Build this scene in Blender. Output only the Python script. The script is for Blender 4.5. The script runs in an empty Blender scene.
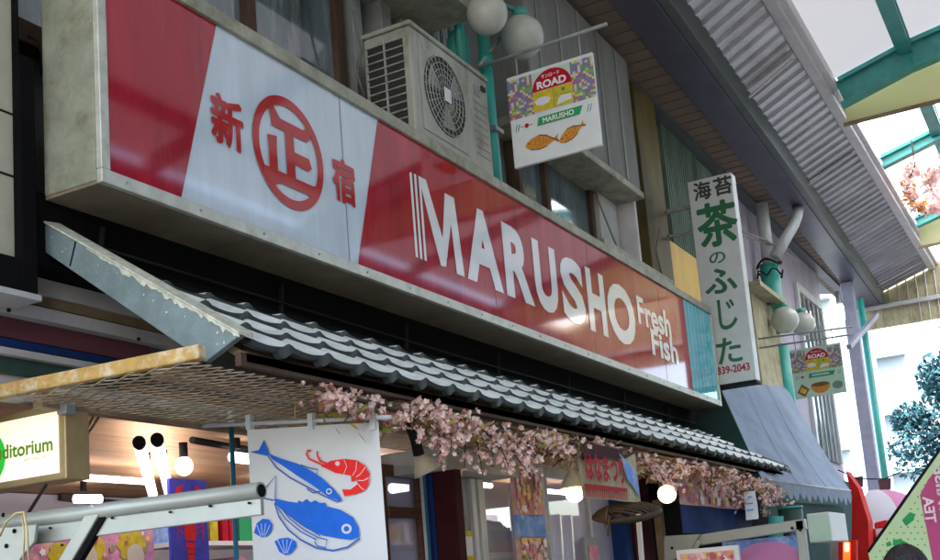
import bpy, math, random
from mathutils import Vector, Matrix
random.seed(7)
R = math.radians
scene = bpy.context.scene
COL = scene.collection

# ------------------------------------------------------------------ camera
F_PX, YAW, PITCH, ROLL, CX, CY, EYE = 1150.2518, 0.485061375, 0.166581554, -0.080953132, 470.0, 400.0, 1.6
fwd = Vector((math.cos(PITCH)*math.cos(YAW), math.cos(PITCH)*math.sin(YAW), math.sin(PITCH)))
r0 = Vector((math.sin(YAW), -math.cos(YAW), 0)); u0 = r0.cross(fwd)
right = math.cos(ROLL)*r0 + math.sin(ROLL)*u0
up = right.cross(fwd)
camd = bpy.data.cameras.new('camera'); cam = bpy.data.objects.new('camera', camd); COL.objects.link(cam)
cam.matrix_world = Matrix(((right.x, up.x, -fwd.x, 0), (right.y, up.y, -fwd.y, 0), (right.z, up.z, -fwd.z, EYE), (0, 0, 0, 1)))
camd.sensor_width = 36; camd.lens = F_PX/940*36; camd.shift_y = (CY-280)/940
camd.clip_start = .05; camd.clip_end = 600
scene.camera = cam

def W(px, py, ax, v):
    """world point on the plane ax = v that the photograph shows at (px, py)"""
    d = fwd + right*((px-CX)/F_PX) - up*((py-CY)/F_PX)
    i = 'xyz'.index(ax); o = Vector((0, 0, EYE))
    return o + d*((v-o[i])/d[i])

# ------------------------------------------------------------------ light
SUN_EL, SUN_AZ = 58, 200        # azimuth measured from +X towards +Y
world = bpy.data.worlds.new('World'); scene.world = world; world.use_nodes = True
nt = world.node_tree; bg = nt.nodes['Background']
sky = nt.nodes.new('ShaderNodeTexSky'); sky.sky_type = 'NISHITA'; sky.sun_disc = False
sky.sun_elevation = R(SUN_EL); sky.sun_rotation = R(90-SUN_AZ); sky.dust_density = 3.0; sky.air_density = 1.2
nt.links.new(sky.outputs[0], bg.inputs[0]); bg.inputs[1].default_value = .15
sd = bpy.data.lights.new('sun', 'SUN'); sd.energy = 4.5; sd.angle = R(.6); sd.color = (1, .96, .9)
sun = bpy.data.objects.new('sun', sd); COL.objects.link(sun)
sv = Vector((math.cos(R(SUN_EL))*math.cos(R(SUN_AZ)), math.cos(R(SUN_EL))*math.sin(R(SUN_AZ)), math.sin(R(SUN_EL))))
sun.rotation_euler = sv.to_track_quat('Z', 'Y').to_euler()
vs = scene.view_settings; vs.view_transform = 'Standard'; vs.look = 'None'; vs.gamma = 1; vs.use_curve_mapping = False
vs.exposure = 2.98
scene.cycles.use_denoising = True
scene.cycles.max_bounces = 10; scene.cycles.diffuse_bounces = 5; scene.cycles.transparent_max_bounces = 12
scene.cycles.sample_clamp_indirect = 6

# ------------------------------------------------------------------ materials
def newmat(name):
    m = bpy.data.materials.new(name); m.use_nodes = True
    n = m.node_tree.nodes; return m, n, m.node_tree.links, n['Principled BSDF']

def mat(name, col, rough=.6, metal=0, var=.25, scale=6, bump=.0, bscale=60, dirt=None, damt=.5, dscale=3, streak=1.0, coat=0, spec=.5):
    m, n, l, b = newmat(name)
    b.inputs['Roughness'].default_value = rough; b.inputs['Metallic'].default_value = metal
    b.inputs['Specular IOR Level'].default_value = spec
    b.inputs['Coat Weight'].default_value = coat; b.inputs['Coat Roughness'].default_value = .06
    tc = n.new('ShaderNodeTexCoord')
    no = n.new('ShaderNodeTexNoise'); no.inputs['Scale'].default_value = scale; no.inputs['Detail'].default_value = 6; no.inputs['Roughness'].default_value = .65
    mp = n.new('ShaderNodeMapping'); mp.inputs['Scale'].default_value = (1, 1, 1/streak)
    l.new(tc.outputs['Object'], mp.inputs[0]); l.new(mp.outputs[0], no.inputs['Vector'])
    mr = n.new('ShaderNodeMapRange'); mr.inputs[1].default_value = .3; mr.inputs[2].default_value = .7
    mr.inputs[3].default_value = 1-var; mr.inputs[4].default_value = 1+var*.6
    l.new(no.outputs[0], mr.inputs[0])
    mx = n.new('ShaderNodeMix'); mx.data_type = 'RGBA'; mx.blend_type = 'MULTIPLY'; mx.inputs[0].default_value = 1
    mx.inputs[6].default_value = (*col, 1); l.new(mr.outputs[0], mx.inputs[7])
    out = mx.outputs[2]
    if dirt:
        n2 = n.new('ShaderNodeTexNoise'); n2.inputs['Scale'].default_value = dscale; n2.inputs['Detail'].default_value = 9; n2.inputs['Roughness'].default_value = .72
        mp2 = n.new('ShaderNodeMapping'); mp2.inputs['Location'].default_value = (3.1, 7.7, 1.3); mp2.inputs['Scale'].default_value = (1, 1, 1/streak)
        l.new(tc.outputs['Object'], mp2.inputs[0]); l.new(mp2.outputs[0], n2.inputs['Vector'])
        r2 = n.new('ShaderNodeMapRange'); r2.inputs[1].default_value = .48; r2.inputs[2].default_value = .66; r2.inputs[4].default_value = damt
        l.new(n2.outputs[0], r2.inputs[0])
        m2 = n.new('ShaderNodeMix'); m2.data_type = 'RGBA'; l.new(r2.outputs[0], m2.inputs[0]); l.new(out, m2.inputs[6]); m2.inputs[7].default_value = (*dirt, 1)
        out = m2.outputs[2]
    l.new(out, b.inputs['Base Color'])
    if bump:
        n3 = n.new('ShaderNodeTexNoise'); n3.inputs['Scale'].default_value = bscale; n3.inputs['Detail'].default_value = 5
        l.new(tc.outputs['Object'], n3.inputs['Vector'])
        bp = n.new('ShaderNodeBump'); bp.inputs['Strength'].default_value = bump; bp.inputs['Distance'].default_value = .01
        l.new(n3.outputs[0], bp.inputs['Height']); l.new(bp.outputs[0], b.inputs['Normal'])
    return m

def emit(name, col, s):
    m, n, l, b = newmat(name)
    b.inputs['Base Color'].default_value = (*col, 1); b.inputs['Emission Color'].default_value = (*col, 1); b.inputs['Emission Strength'].default_value = s
    return m

def wood(name, c1, c2, scale=(3, 3, 60), rough=.55):
    m, n, l, b = newmat(name); b.inputs['Roughness'].default_value = rough
    tc = n.new('ShaderNodeTexCoord'); mp = n.new('ShaderNodeMapping'); mp.inputs['Scale'].default_value = scale
    no = n.new('ShaderNodeTexNoise'); no.inputs['Scale'].default_value = 1; no.inputs['Detail'].default_value = 8; no.inputs['Distortion'].default_value = .8
    cr = n.new('ShaderNodeValToRGB'); cr.color_ramp.elements[0].color = (*c1, 1); cr.color_ramp.elements[0].position = .35
    cr.color_ramp.elements[1].color = (*c2, 1); cr.color_ramp.elements[1].position = .65
    l.new(tc.outputs['Object'], mp.inputs[0]); l.new(mp.outputs[0], no.inputs['Vector']); l.new(no.outputs[0], cr.inputs[0]); l.new(cr.outputs[0], b.inputs['Base Color'])
    return m

def island(name, cols, rough=.7, trans=.0):
    """leaf / petal material: colour picked per loose piece"""
    m, n, l, b = newmat(name); b.inputs['Roughness'].default_value = rough
    g = n.new('ShaderNodeNewGeometry'); cr = n.new('ShaderNodeValToRGB'); cr.color_ramp.interpolation = 'CONSTANT'
    e = cr.color_ramp.elements
    while len(e) < len(cols): e.new(.5)
    for i, c in enumerate(cols): e[i].position = i/len(cols); e[i].color = (*c, 1)
    l.new(g.outputs['Random Per Island'], cr.inputs[0]); l.new(cr.outputs[0], b.inputs['Base Color'])
    if trans:
        t = n.new('ShaderNodeBsdfTranslucent'); l.new(cr.outputs[0], t.inputs[0]); mx = n.new('ShaderNodeMixShader'); mx.inputs[0].default_value = trans
        l.new(b.outputs[0], mx.inputs[1]); l.new(t.outputs[0], mx.inputs[2]); l.new(mx.outputs[0], n['Material Output'].inputs[0])
    return m

def translucent(name, col, t=.6, rough=.6):
    m, n, l, b = newmat(name); b.inputs['Base Color'].default_value = (*col, 1); b.inputs['Roughness'].default_value = rough
    tr = n.new('ShaderNodeBsdfTranslucent'); tr.inputs[0].default_value = (*col, 1)
    mx = n.new('ShaderNodeMixShader'); mx.inputs[0].default_value = t
    l.new(b.outputs[0], mx.inputs[1]); l.new(tr.outputs[0], mx.inputs[2]); l.new(mx.outputs[0], n['Material Output'].inputs[0])
    return m

def glass(name, col, rough=.05, alpha=.55):
    """dirty shop glass: glossy coat over a partly see-through pane"""
    m, n, l, b = newmat(name); b.inputs['Base Color'].default_value = (*col, 1); b.inputs['Roughness'].default_value = rough
    b.inputs['Specular IOR Level'].default_value = .9; b.inputs['Alpha'].default_value = alpha
    return m

M = {}
M['housing'] = mat('housing_paint', (.27, .29, .22), .7, var=.25, scale=9, dirt=(.16, .13, .07), damt=.75, dscale=7, bump=.3, bscale=220)
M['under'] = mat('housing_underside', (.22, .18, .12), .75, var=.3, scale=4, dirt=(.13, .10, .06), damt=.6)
M['alu'] = mat('aged_aluminium', (.55, .56, .50), .45, .3, var=.2, scale=14, dirt=(.30, .28, .20), damt=.5, dscale=9)
M['alu_top'] = mat('dull_trim', (.36, .36, .28), .6, .1, var=.3, scale=8, dirt=(.13, .11, .07), damt=.6, dscale=6)
def acrylic(name, col, fade, streaky):
    m = mat(name, col, .06, var=streaky*.4, scale=9, dirt=fade, damt=streaky, dscale=5, streak=7, coat=.0, spec=.45)
    return m
M['sign_white'] = acrylic('sign_white', (.56, .65, .74), (.50, .58, .65), .3)
M['sign_red'] = acrylic('sign_red', (.38, .008, .028), (.44, .05, .075), .7)
M['sign_red_dark'] = acrylic('sign_red_print', (.46, .02, .025), (.36, .03, .03), .5)
M['seam'] = mat('seam_dark', (.16, .10, .10), .6)
M['letter'] = mat('letter_vinyl', (.78, .78, .82), .15, var=.05, coat=.7)
M['cyan'] = acrylic('sign_cyan', (.08, .50, .58), (.2, .6, .66), .4)
M['tile'] = mat('roof_tile_paint', (.70, .77, .74), .42, .15, var=.16, scale=5, dirt=(.40, .43, .39), damt=.6, dscale=11, bump=.12, bscale=90)
M['tile_edge'] = mat('tile_butt', (.045, .06, .065), .6, var=.3)
M['rake'] = mat('rake_board', (.15, .205, .215), .6, var=.3, scale=7, dirt=(.10, .12, .12), damt=.5, dscale=9, bump=.3, bscale=70)
M['flake'] = mat('flaking_paint', (.52, .53, .44), .7, var=.3, scale=30, dirt=(.25, .25, .18), damt=.7, dscale=30)
M['black'] = mat('flat_black', (.004, .004, .005), .95, var=.4, scale=3, spec=.05)  # flat black for dark trim and for shade painted as surface
M['blackmetal'] = mat('black_metal', (.02, .02, .022), .45, .3, var=.3)
M['ycream'] = mat('cream_panel', (.46, .46, .36), .5, var=.12, scale=3, dirt=(.25, .23, .14), damt=.4, dscale=4)
M['teal'] = mat('teal_paint', (.035, .36, .30), .4, var=.22, scale=7, dirt=(.10, .18, .15), damt=.5, dscale=8, streak=4)
M['teal_dark'] = mat('teal_steel', (.05, .36, .33), .45, var=.25, scale=4, dirt=(.10, .16, .14), damt=.4, dscale=6)
M['pvc'] = mat('grey_pvc', (.50, .54, .56), .4, var=.15, scale=5, dirt=(.26, .28, .27), damt=.5, streak=4)
M['wall'] = mat('grey_board', (.22, .225, .22), .8, var=.25, scale=3, dirt=(.15, .14, .11), damt=.75, dscale=3, streak=3, bump=.25, bscale=50)  # grey lowered to put the view's dark top into the colour
M['wall_light'] = mat('pale_render', (.48, .48, .46), .85, var=.2, scale=2, dirt=(.24, .22, .17), damt=.7, dscale=2.5, streak=3, bump=.3, bscale=60)
M['lilac'] = mat('lilac_wall', (.38, .36, .44), .8, var=.15, scale=2, dirt=(.28, .26, .32), damt=.6, dscale=2, streak=4, bump=.2)
M['greenwall'] = mat('green_sheet', (.16, .24, .20), .7, var=.3, scale=4, dirt=(.08, .09, .07), damt=.7, dscale=4, streak=4)
M['yellow'] = mat('yellow_panel', (.70, .42, .035), .5, var=.15, scale=5, dirt=(.40, .27, .05), damt=.5, streak=5)
M['yellowpost'] = mat('yellow_post', (.13, .095, .018), .6, var=.4, scale=5, dirt=(.04, .035, .02), damt=.85, dscale=3, streak=3)
M['beige'] = mat('beige_wall', (.42, .38, .24), .8, var=.25, scale=4, dirt=(.18, .14, .07), damt=.7, dscale=5, bump=.3)
M['brown'] = mat('brown_frame', (.085, .05, .035), .55, var=.3, scale=8, dirt=(.16, .13, .10), damt=.5, streak=4)
M['brownbeam'] = wood('brown_wood', (.10, .035, .02), (.18, .075, .04), (4, 4, 30))
M['greypost'] = mat('grey_frame', (.30, .32, .32), .5, .2, var=.2, dirt=(.13, .13, .12), damt=.5, streak=4)
M['ac'] = mat('appliance_white', (.38, .39, .34), .5, var=.18, scale=6, dirt=(.19, .17, .12), damt=.75, dscale=7, streak=2)  # casing tone darkened in colour to follow the dim upper view
M['acdark'] = mat('grille_dark', (.03, .03, .032), .6, .2)
M['soffit'] = mat('soffit_board', (.17, .125, .09), .65, var=.15, scale=3, dirt=(.17, .12, .10), damt=.4)  # board colour darkened, standing in for shading at the top of the view
M['steel_lilac'] = mat('painted_steel', (.075, .07, .115), .45, .2, var=.22, scale=3, dirt=(.09, .09, .11), damt=.5, streak=1)  # beam colour carries the darkening of the upper view
M['steel_lip'] = mat('beam_edge', (.09, .105, .11), .5, .2, var=.2, scale=3)
M['post_lilac'] = mat('post_paint', (.30, .30, .37), .5, .1, var=.2)
M['corr'] = mat('corrugated_sheet', (.36, .37, .40), .30, .6, var=.25, scale=1.3, dirt=(.20, .19, .18), damt=.6, dscale=1.6)  # sheet colour lowered to paint in the dim top of the view
M['cream'] = translucent('cream_board', (.62, .62, .40), .45)
M['arcade'] = translucent('arcade_sheet', (.80, .78, .80), .62)
M['arcade_dim'] = translucent('dim_arcade_sheet', (.11, .11, .114), .42)  # darker sheet put in to cut daylight and dim the top of the view
M['gutter'] = mat('gutter_white', (.62, .60, .62), .5, var=.1, dirt=(.40, .38, .38), damt=.4)
M['rust'] = mat('rusty_joist', (.44, .27, .07), .65, var=.35, scale=10, dirt=(.62, .58, .46), damt=.8, dscale=12, bump=.5, bscale=80)
M['mesh'] = mat('expanded_metal', (.46, .38, .26), .6, .3, var=.4, scale=12, dirt=(.16, .10, .05), damt=.7, dscale=10)
M['frame_brown'] = mat('rail_brown', (.30, .22, .14), .6, var=.3, scale=9, dirt=(.14, .10, .06), damt=.6)
M['veneer'] = wood('veneer', (.42, .22, .10), (.56, .33, .17), (1.2, 14, 10), .75)
M['inner'] = mat('inner_wall', (.62, .60, .66), .7, var=.08)
M['floor'] = mat('shop_floor', (.22, .21, .2), .5, var=.2)
M['purple_tile'] = mat('purple_board', (.13, .045, .06), .5, var=.2, scale=8)
M['white_strip'] = mat('white_trim', (.48, .49, .51), .5, var=.12, scale=6, dirt=(.36, .33, .28), damt=.5, dscale=6)
M['blue_strip'] = mat('blue_strip', (.01, .035, .14), .4, var=.2)
M['green_dark'] = mat('dark_green', (.035, .075, .065), .5, var=.3, scale=6)
M['tubecol'] = emit('tube_light', (1, .97, 1), .9)
M['tubefill'] = emit('tube_light_fill', (.95, .93, 1), 5)
M['bulb'] = emit('bulb_warm', (1, .70, .34), 2.2)
M['bulb_white'] = emit('bulb_white', (1, 1, .92), 1.2)
M['globe'] = mat('opal_globe', (.46, .48, .43), .25, var=.06, scale=4, dirt=(.45, .45, .38), damt=.3)  # globe white toned down, upper darkening put into the colour
M['lightbox'] = emit('lightbox_face', (1, .90, .68), .09)
M['lb_green'] = emit('lightbox_green', (.03, .55, .05), .05)
M['lb_text'] = emit('lightbox_text', (.12, .28, .02), .02)
M['lb_grey'] = mat('lightbox_grey', (.45, .42, .36), .6)
M['gold'] = mat('tan_frame', (.42, .33, .17), .45, .3, var=.2, dirt=(.25, .18, .08), damt=.5)
M['armgrey'] = mat('arm_paint', (.27, .29, .265), .4, .25, var=.12, scale=6, dirt=(.28, .28, .24), damt=.5, dscale=8)
M['bluepole'] = mat('blue_pole', (.015, .13, .22), .4, var=.15)
def cloth(name, col, t=.35):
    m = translucent(name, col, t, .85); return m
M['cloth'] = cloth('white_cloth', (.76, .80, .83))
M['fest_cloth'] = mat('festival_cloth', (.48, .44, .25), .7, var=.35, scale=14, dirt=(.62, .60, .50), damt=.7, dscale=12)
M['print_blue'] = mat('print_blue', (.02, .13, .60), .8, var=.12, scale=20)
M['print_line'] = mat('print_line', (.05, .12, .42), .8, var=.05)
M['print_red'] = mat('print_red', (.72, .03, .03), .8, var=.15, scale=20)
M['maroon'] = mat('maroon_pillar', (.045, .007, .011), .45, var=.25, scale=10, bump=.15)
M['lavglass'] = glass('lavender_glass', (.55, .58, .74), .06, .6)
M['greyglass'] = glass('grey_glass', (.42, .43, .46), .08, .45)
M['windowglass'] = mat('window_glass', (.10, .14, .16), .07, var=.7, scale=4, dirt=(.30, .33, .34), damt=.8, dscale=5, streak=5, spec=1)
M['board_white'] = mat('white_board', (.66, .70, .72), .45, var=.05, dirt=(.5, .5, .46), damt=.3, dscale=5)
M['p_red'] = mat('print_crimson', (.42, .008, .03), .5, var=.1)
M['p_yellow'] = mat('print_yellow', (.60, .47, .04), .5, var=.3, scale=20)
M['p_green'] = mat('print_green', (.03, .32, .12), .5, var=.1)
M['p_mint'] = mat('print_mint', (.45, .62, .50), .5, var=.1)
M['p_orange'] = mat('print_orange', (.62, .27, .04), .5, var=.4, scale=60)
M['p_brown'] = mat('print_brown', (.16, .07, .02), .5, var=.3)
M['p_confetti'] = island('print_confetti', [(.25, .12, .35), (.55, .45, .08), (.12, .25, .2), (.5, .5, .5), (.35, .1, .25), (.2, .35, .1), (.6, .55, .3), (.15, .2, .4)], .5)
M['calli'] = mat('green_ink', (.02, .16, .07), .5, var=.2, scale=20)
M['ink'] = mat('dark_ink', (.05, .05, .05), .5, var=.2)
M['redink'] = mat('red_ink', (.45, .03, .03), .5)
M['pinkp'] = mat('poster_pink', (.62, .25, .40), .5, var=.35, scale=14, dirt=(.75, .55, .35), damt=.7, dscale=16)
M['bluep'] = mat('poster_blue', (.08, .08, .55), .4, var=.3, scale=12)
M['springp'] = mat('poster_blossom', (.70, .42, .48), .5, var=.4, scale=30, dirt=(.70, .45, .10), damt=.8, dscale=14)
M['skyp'] = mat('poster_sky', (.18, .35, .75), .5, var=.3, scale=12, dirt=(.7, .72, .78), damt=.6, dscale=14)
M['navyp'] = mat('poster_navy', (.003, .025, .11), .5, var=.6, scale=5)
M['petal'] = island('petal_pink', [(.86, .60, .58), (.90, .70, .67), (.80, .48, .47), (.90, .78, .74), (.84, .58, .52), (.60, .34, .24), (.92, .80, .76), (.50, .26, .18)], .6, .35)
M['leaf_g'] = island('leaf_olive', [(.45, .34, .05), (.20, .22, .04), (.40, .18, .07), (.16, .09, .04), (.34, .17, .10), (.25, .11, .06)], .6, .25)
M['twig'] = mat('twig', (.06, .035, .02), .8)
M['tarp'] = cloth('tarp_cloth', (.46, .55, .68), .3)
M['tarp'] = mat('tarp_vinyl', (.24, .30, .39), .7, var=.10, scale=2, dirt=(.16, .20, .26), damt=.6, dscale=1.5, bump=.15, bscale=40)
M['scallop'] = mat('scallop_cloth', (.20, .24, .31), .7, var=.2)
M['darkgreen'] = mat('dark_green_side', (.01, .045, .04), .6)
M['red'] = mat('red_paint', (.60, .02, .02), .5, var=.2)
M['pinkcloth'] = cloth('pink_cloth', (.80, .32, .55), .4)
M['whitecloth'] = cloth('white_canvas', (.80, .76, .82), .4)
M['lantern'] = emit('lantern_glow', (1, .16, .02), .16)
M['flag'] = cloth('flag_green', (.58, .76, .44), .4)
M['flag_dot'] = mat('flag_dot', (.16, .36, .14), .8)
M['flag_dk'] = mat('flag_emblem', (.02, .34, .10), .8)
M['flag_mag'] = cloth('flag_magenta', (.60, .10, .28), .3)
M['flag_txt'] = mat('flag_text', (.75, .62, .68), .8)
M['hair'] = mat('black_hair', (.012, .010, .010), .45, var=.5, scale=40, bump=.8, bscale=150)
M['skin'] = mat('skin', (.55, .34, .24), .5, var=.08)
M['coat'] = mat('dark_coat', (.03, .035, .05), .8, var=.2)
M['shoe'] = mat('shoe', (.02, .02, .02), .5)
M['tower'] = mat('tower_wall', (.34, .40, .44), .7, var=.08, scale=.3)
M['towerwin'] = mat('tower_glass', (.06, .20, .30), .2, var=.2, scale=.5)
M['leaf'] = island('tree_leaf', [(.014, .045, .055), (.022, .065, .072), (.010, .032, .045), (.028, .075, .08), (.018, .052, .065)], .95, .15); M['leaf'].node_tree.nodes['Principled BSDF'].inputs['Specular IOR Level'].default_value = .1
M['bark'] = mat('bark', (.12, .09, .07), .9)
M['road'] = mat('asphalt', (.06, .06, .06), .85, var=.25, scale=12, bump=.4, bscale=120)
M['pave'] = mat('paving', (.24, .22, .20), .8, var=.2, scale=3)
M['opp'] = mat('opposite_wall', (.08, .075, .07), .8, var=.3, scale=1)
M['wood_basket'] = mat('bamboo', (.07, .05, .035), .6, var=.4, scale=20)
M['cable'] = mat('cable', (.20, .19, .17), .6)
M['cable_dark'] = mat('cable_dark', (.012, .012, .013), .7, spec=.2)
M['shade'] = mat('cream_shade', (.60, .52, .38), .5, var=.1)

for k_ in ('p_red', 'p_yellow', 'p_green', 'p_orange', 'maroon', 'fest_cloth', 'navyp', 'skyp', 'springp', 'pinkp', 'bluep', 'print_blue', 'print_red', 'print_line', 'blackmetal', 'black', 'darkgreen', 'blue_strip', 'frame_brown', 'brown', 'tarp', 'scallop', 'red', 'wood_basket'):
    b_ = M[k_].node_tree.nodes['Principled BSDF']; b_.inputs['Specular IOR Level'].default_value = .12; b_.inputs['Roughness'].default_value = max(.7, b_.inputs['Roughness'].default_value)
# ------------------------------------------------------------------ mesh helpers
def tagp(o, label=None, cat=None, group=None, kind=None):
    if label: o['label'] = label
    if cat: o['category'] = cat
    if group: o['group'] = group
    if kind: o['kind'] = kind
    return o

def thing(name, loc, label, cat, group=None):
    o = bpy.data.objects.new(name, None); COL.objects.link(o); o.location = loc; o.empty_display_size = .1
    return tagp(o, label, cat, group)

def wloc(o):
    v = Vector((0, 0, 0))
    while o is not None: v += o.location; o = o.parent
    return v

class MB:
    def __init__(s): s.v = []; s.f = []; s.sm = []
    def face(s, pts, sm=False):
        k = len(s.v); s.v += [Vector(p) for p in pts]; s.f.append(list(range(k, k+len(pts)))); s.sm.append(sm); return s
    def box(s, a, b):
        a, b = Vector(a), Vector(b); lo = Vector(map(min, a, b)); hi = Vector(map(max, a, b)); k = len(s.v)
        for x in (lo.x, hi.x):
            for y in (lo.y, hi.y):
                for z in (lo.z, hi.z): s.v.append(Vector((x, y, z)))
        for f in ((0, 1, 3, 2), (4, 6, 7, 5), (0, 4, 5, 1), (2, 3, 7, 6), (0, 2, 6, 4), (1, 5, 7, 3)): s.f.append([k+i for i in f]); s.sm.append(False)
        return s
    def hexa(s, bot, top):
        """box from four bottom and four top corners in the same order"""
        k = len(s.v); s.v += [Vector(p) for p in bot]+[Vector(p) for p in top]
        for f in ((3, 2, 1, 0), (4, 5, 6, 7), (0, 1, 5, 4), (1, 2, 6, 5), (2, 3, 7, 6), (3, 0, 4, 7)): s.f.append([k+i for i in f]); s.sm.append(False)
        return s
    def bar(s, p, q, w, h, upv=(0, 0, 1)):
        p, q = Vector(p), Vector(q); d = (q-p).normalized(); sd_ = d.cross(Vector(upv)).normalized(); u_ = sd_.cross(d)
        c = [sd_*w/2+u_*h/2, -sd_*w/2+u_*h/2, -sd_*w/2-u_*h/2, sd_*w/2-u_*h/2]
        return s.hexa([p+k for k in c], [q+k for k in c])
    def prism(s, pts, d):
        d = Vector(d); a = [Vector(p) for p in pts]; k = len(s.v); n = len(a); s.v += a+[p+d for p in a]
        s.f.append(list(range(k, k+n))[::-1]); s.f.append(list(range(k+n, k+2*n))); s.sm += [False, False]
        for i in range(n): j = (i+1) % n; s.f.append([k+i, k+j, k+n+j, k+n+i]); s.sm.append(False)
        return s
    def tube(s, pts, r, n=10, caps=True, closed=False):
        pts = [Vector(p) for p in pts]; m = len(pts); rs = r if isinstance(r, (list, tuple)) else [r]*m; k = len(s.v); nrm = None
        for i, p in enumerate(pts):
            if closed: d = pts[(i+1) % m]-pts[i-1]
            else: d = pts[min(i+1, m-1)]-pts[max(i-1, 0)]
            d.normalize()
            if nrm is None: nrm = d.orthogonal().normalized()
            else: nrm = (nrm-d*nrm.dot(d)).normalized()
            b = d.cross(nrm)
            for j in range(n): a = 2*math.pi*j/n; s.v.append(p+(nrm*math.cos(a)+b*math.sin(a))*rs[i])
        for i in range(m if closed else m-1):
            i2 = (i+1) % m
            for j in range(n): j2 = (j+1) % n; s.f.append([k+i*n+j, k+i*n+j2, k+i2*n+j2, k+i2*n+j]); s.sm.append(True)
        if caps and not closed:
            s.f.append([k+j for j in range(n)][::-1]); s.f.append([k+(m-1)*n+j for j in range(n)]); s.sm += [False, False]
        return s
    def lathe(s, c, ax, prof, n=24):
        """prof = [(radius, offset along ax)]"""
        c = Vector(c); ax = Vector(ax).normalized(); a = ax.orthogonal().normalized(); b = ax.cross(a); k = len(s.v)
        for r_, t in prof:
            for j in range(n): th = 2*math.pi*j/n; s.v.append(c+ax*t+(a*math.cos(th)+b*math.sin(th))*max(r_, 1e-5))
        for i in range(len(prof)-1):
            for j in range(n): j2 = (j+1) % n; s.f.append([k+i*n+j, k+i*n+j2, k+(i+1)*n+j2, k+(i+1)*n+j]); s.sm.append(True)
        return s
    def sphere(s, c, r, n=24, sq=1):
        m = n//2
        return s.lathe(c, (0, 0, 1), [(r*math.sin(math.pi*i/m), -r*sq*math.cos(math.pi*i/m)) for i in range(m+1)], n)
    def grid(s, fn, nu, nv, sm=True):
        k = len(s.v)
        for i in range(nu+1):
            for j in range(nv+1): s.v.append(Vector(fn(i/nu, j/nv)))
        for i in range(nu):
            for j in range(nv): a = k+i*(nv+1)+j; s.f.append([a, a+nv+1, a+nv+2, a+1]); s.sm.append(sm)
        return s
    def ribbon(s, pts, w, nrm, th=.002):
        """flat painted line of width w along pts on a surface with normal nrm"""
        pts = [Vector(p) for p in pts]; nrm = Vector(nrm).normalized(); L = []; Rr = []
        for i, p in enumerate(pts):
            d = pts[min(i+1, len(pts)-1)]-pts[max(i-1, 0)]; sd_ = d.cross(nrm).normalized(); ww = w[i] if isinstance(w, (list, tuple)) else w
            L.append(p+sd_*ww/2); Rr.append(p-sd_*ww/2)
        for i in range(len(pts)-1): s.face([L[i], Rr[i], Rr[i+1], L[i+1]])
        return s
    def build(s, name, m, parent=None, label=None, cat=None, group=None, kind=None, bevel=0, solid=0, sub=0):
        me = bpy.data.meshes.new(name)
        if parent is not None: o0 = wloc(parent)
        elif kind in ('structure',): o0 = Vector((0, 0, 0))
        else:
            xs = [p.x for p in s.v]; ys = [p.y for p in s.v]; zs = [p.z for p in s.v]
            o0 = Vector(((min(xs)+max(xs))/2, (min(ys)+max(ys))/2, min(zs)))
        me.from_pydata([tuple(p-o0) for p in s.v], [], s.f); me.update()
        me.polygons.foreach_set('use_smooth', s.sm)
        mm = m if isinstance(m, (list, tuple)) else [m]
        for x in mm: me.materials.append(M[x] if isinstance(x, str) else x)
        o = bpy.data.objects.new(name, me); COL.objects.link(o)
        if parent is not None: o.parent = parent
        else: o.location = o0
        tagp(o, label, cat, group, kind)
        if bevel: b = o.modifiers.new('bevel', 'BEVEL'); b.width = bevel; b.segments = 2; b.limit_method = 'ANGLE'; b.angle_limit = R(40)
        if solid: b = o.modifiers.new('solid', 'SOLIDIFY'); b.thickness = solid; b.offset = 0
        if sub: b = o.modifiers.new('sub', 'SUBSURF'); b.levels = sub; b.render_levels = sub
        return o

def copy_tree(o, parent=None, off=None):
    c = o.copy(); COL.objects.link(c); c.parent = parent
    if off is not None: c.location = o.location+Vector(off)
    for ch in o.children: copy_tree(ch, c)
    return c

def text_part(name, s, corner, u, v, w, h, m, parent, bold=.0, th=.003, shear=0, xform=None):
    cjk = any(ord(ch) > 0x2000 for ch in s); fat = bold if cjk else 0; bold = 0 if cjk else bold
    """lettering fitted to the box that starts at corner and spans w along u and h along v"""
    cu = bpy.data.curves.new('t', 'FONT'); cu.body = s; cu.offset = bold; cu.resolution_u = 4; cu.fill_mode = 'FRONT'; cu.shear = shear; cu.space_line = .85; cu.align_x = 'LEFT'
    to = bpy.data.objects.new('t', cu); COL.objects.link(to)
    bpy.context.view_layer.update()
    dg = bpy.context.evaluated_depsgraph_get(); me = bpy.data.meshes.new_from_object(to.evaluated_get(dg))
    bpy.data.objects.remove(to)
    P = [q.co.copy() for q in me.vertices]
    if not P: return None
    x0, x1 = min(p.x for p in P), max(p.x for p in P); y0, y1 = min(p.y for p in P), max(p.y for p in P)
    u, v, corner = Vector(u).normalized(), Vector(v).normalized(), Vector(corner); nn = u.cross(v)
    mb = MB(); 
    shifts = [(0, 0)]
    if fat: shifts += [(fat*math.cos(k*math.pi/4), fat*math.sin(k*math.pi/4)) for k in range(8)]
    nch = max(1, len(s)) if fat else 1
    for si, (du, dv) in enumerate(shifts):
        k0 = len(mb.v)
        for p in P:
            a, b = (p.x-x0)/(x1-x0), (p.y-y0)/(y1-y0)
            mb.v.append(corner+u*(a*w+du*w/nch)+v*(b*h+dv*h)+nn*(th+.00012*si))
        for f in me.polygons: mb.f.append([k0+i for i in f.vertices]); mb.sm.append(False)
    bpy.data.meshes.remove(me)
    return mb.build(name, m, parent)

UX, UZ, UMY = Vector((1, 0, 0)), Vector((0, 0, 1)), Vector((0, -1, 0))

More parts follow.
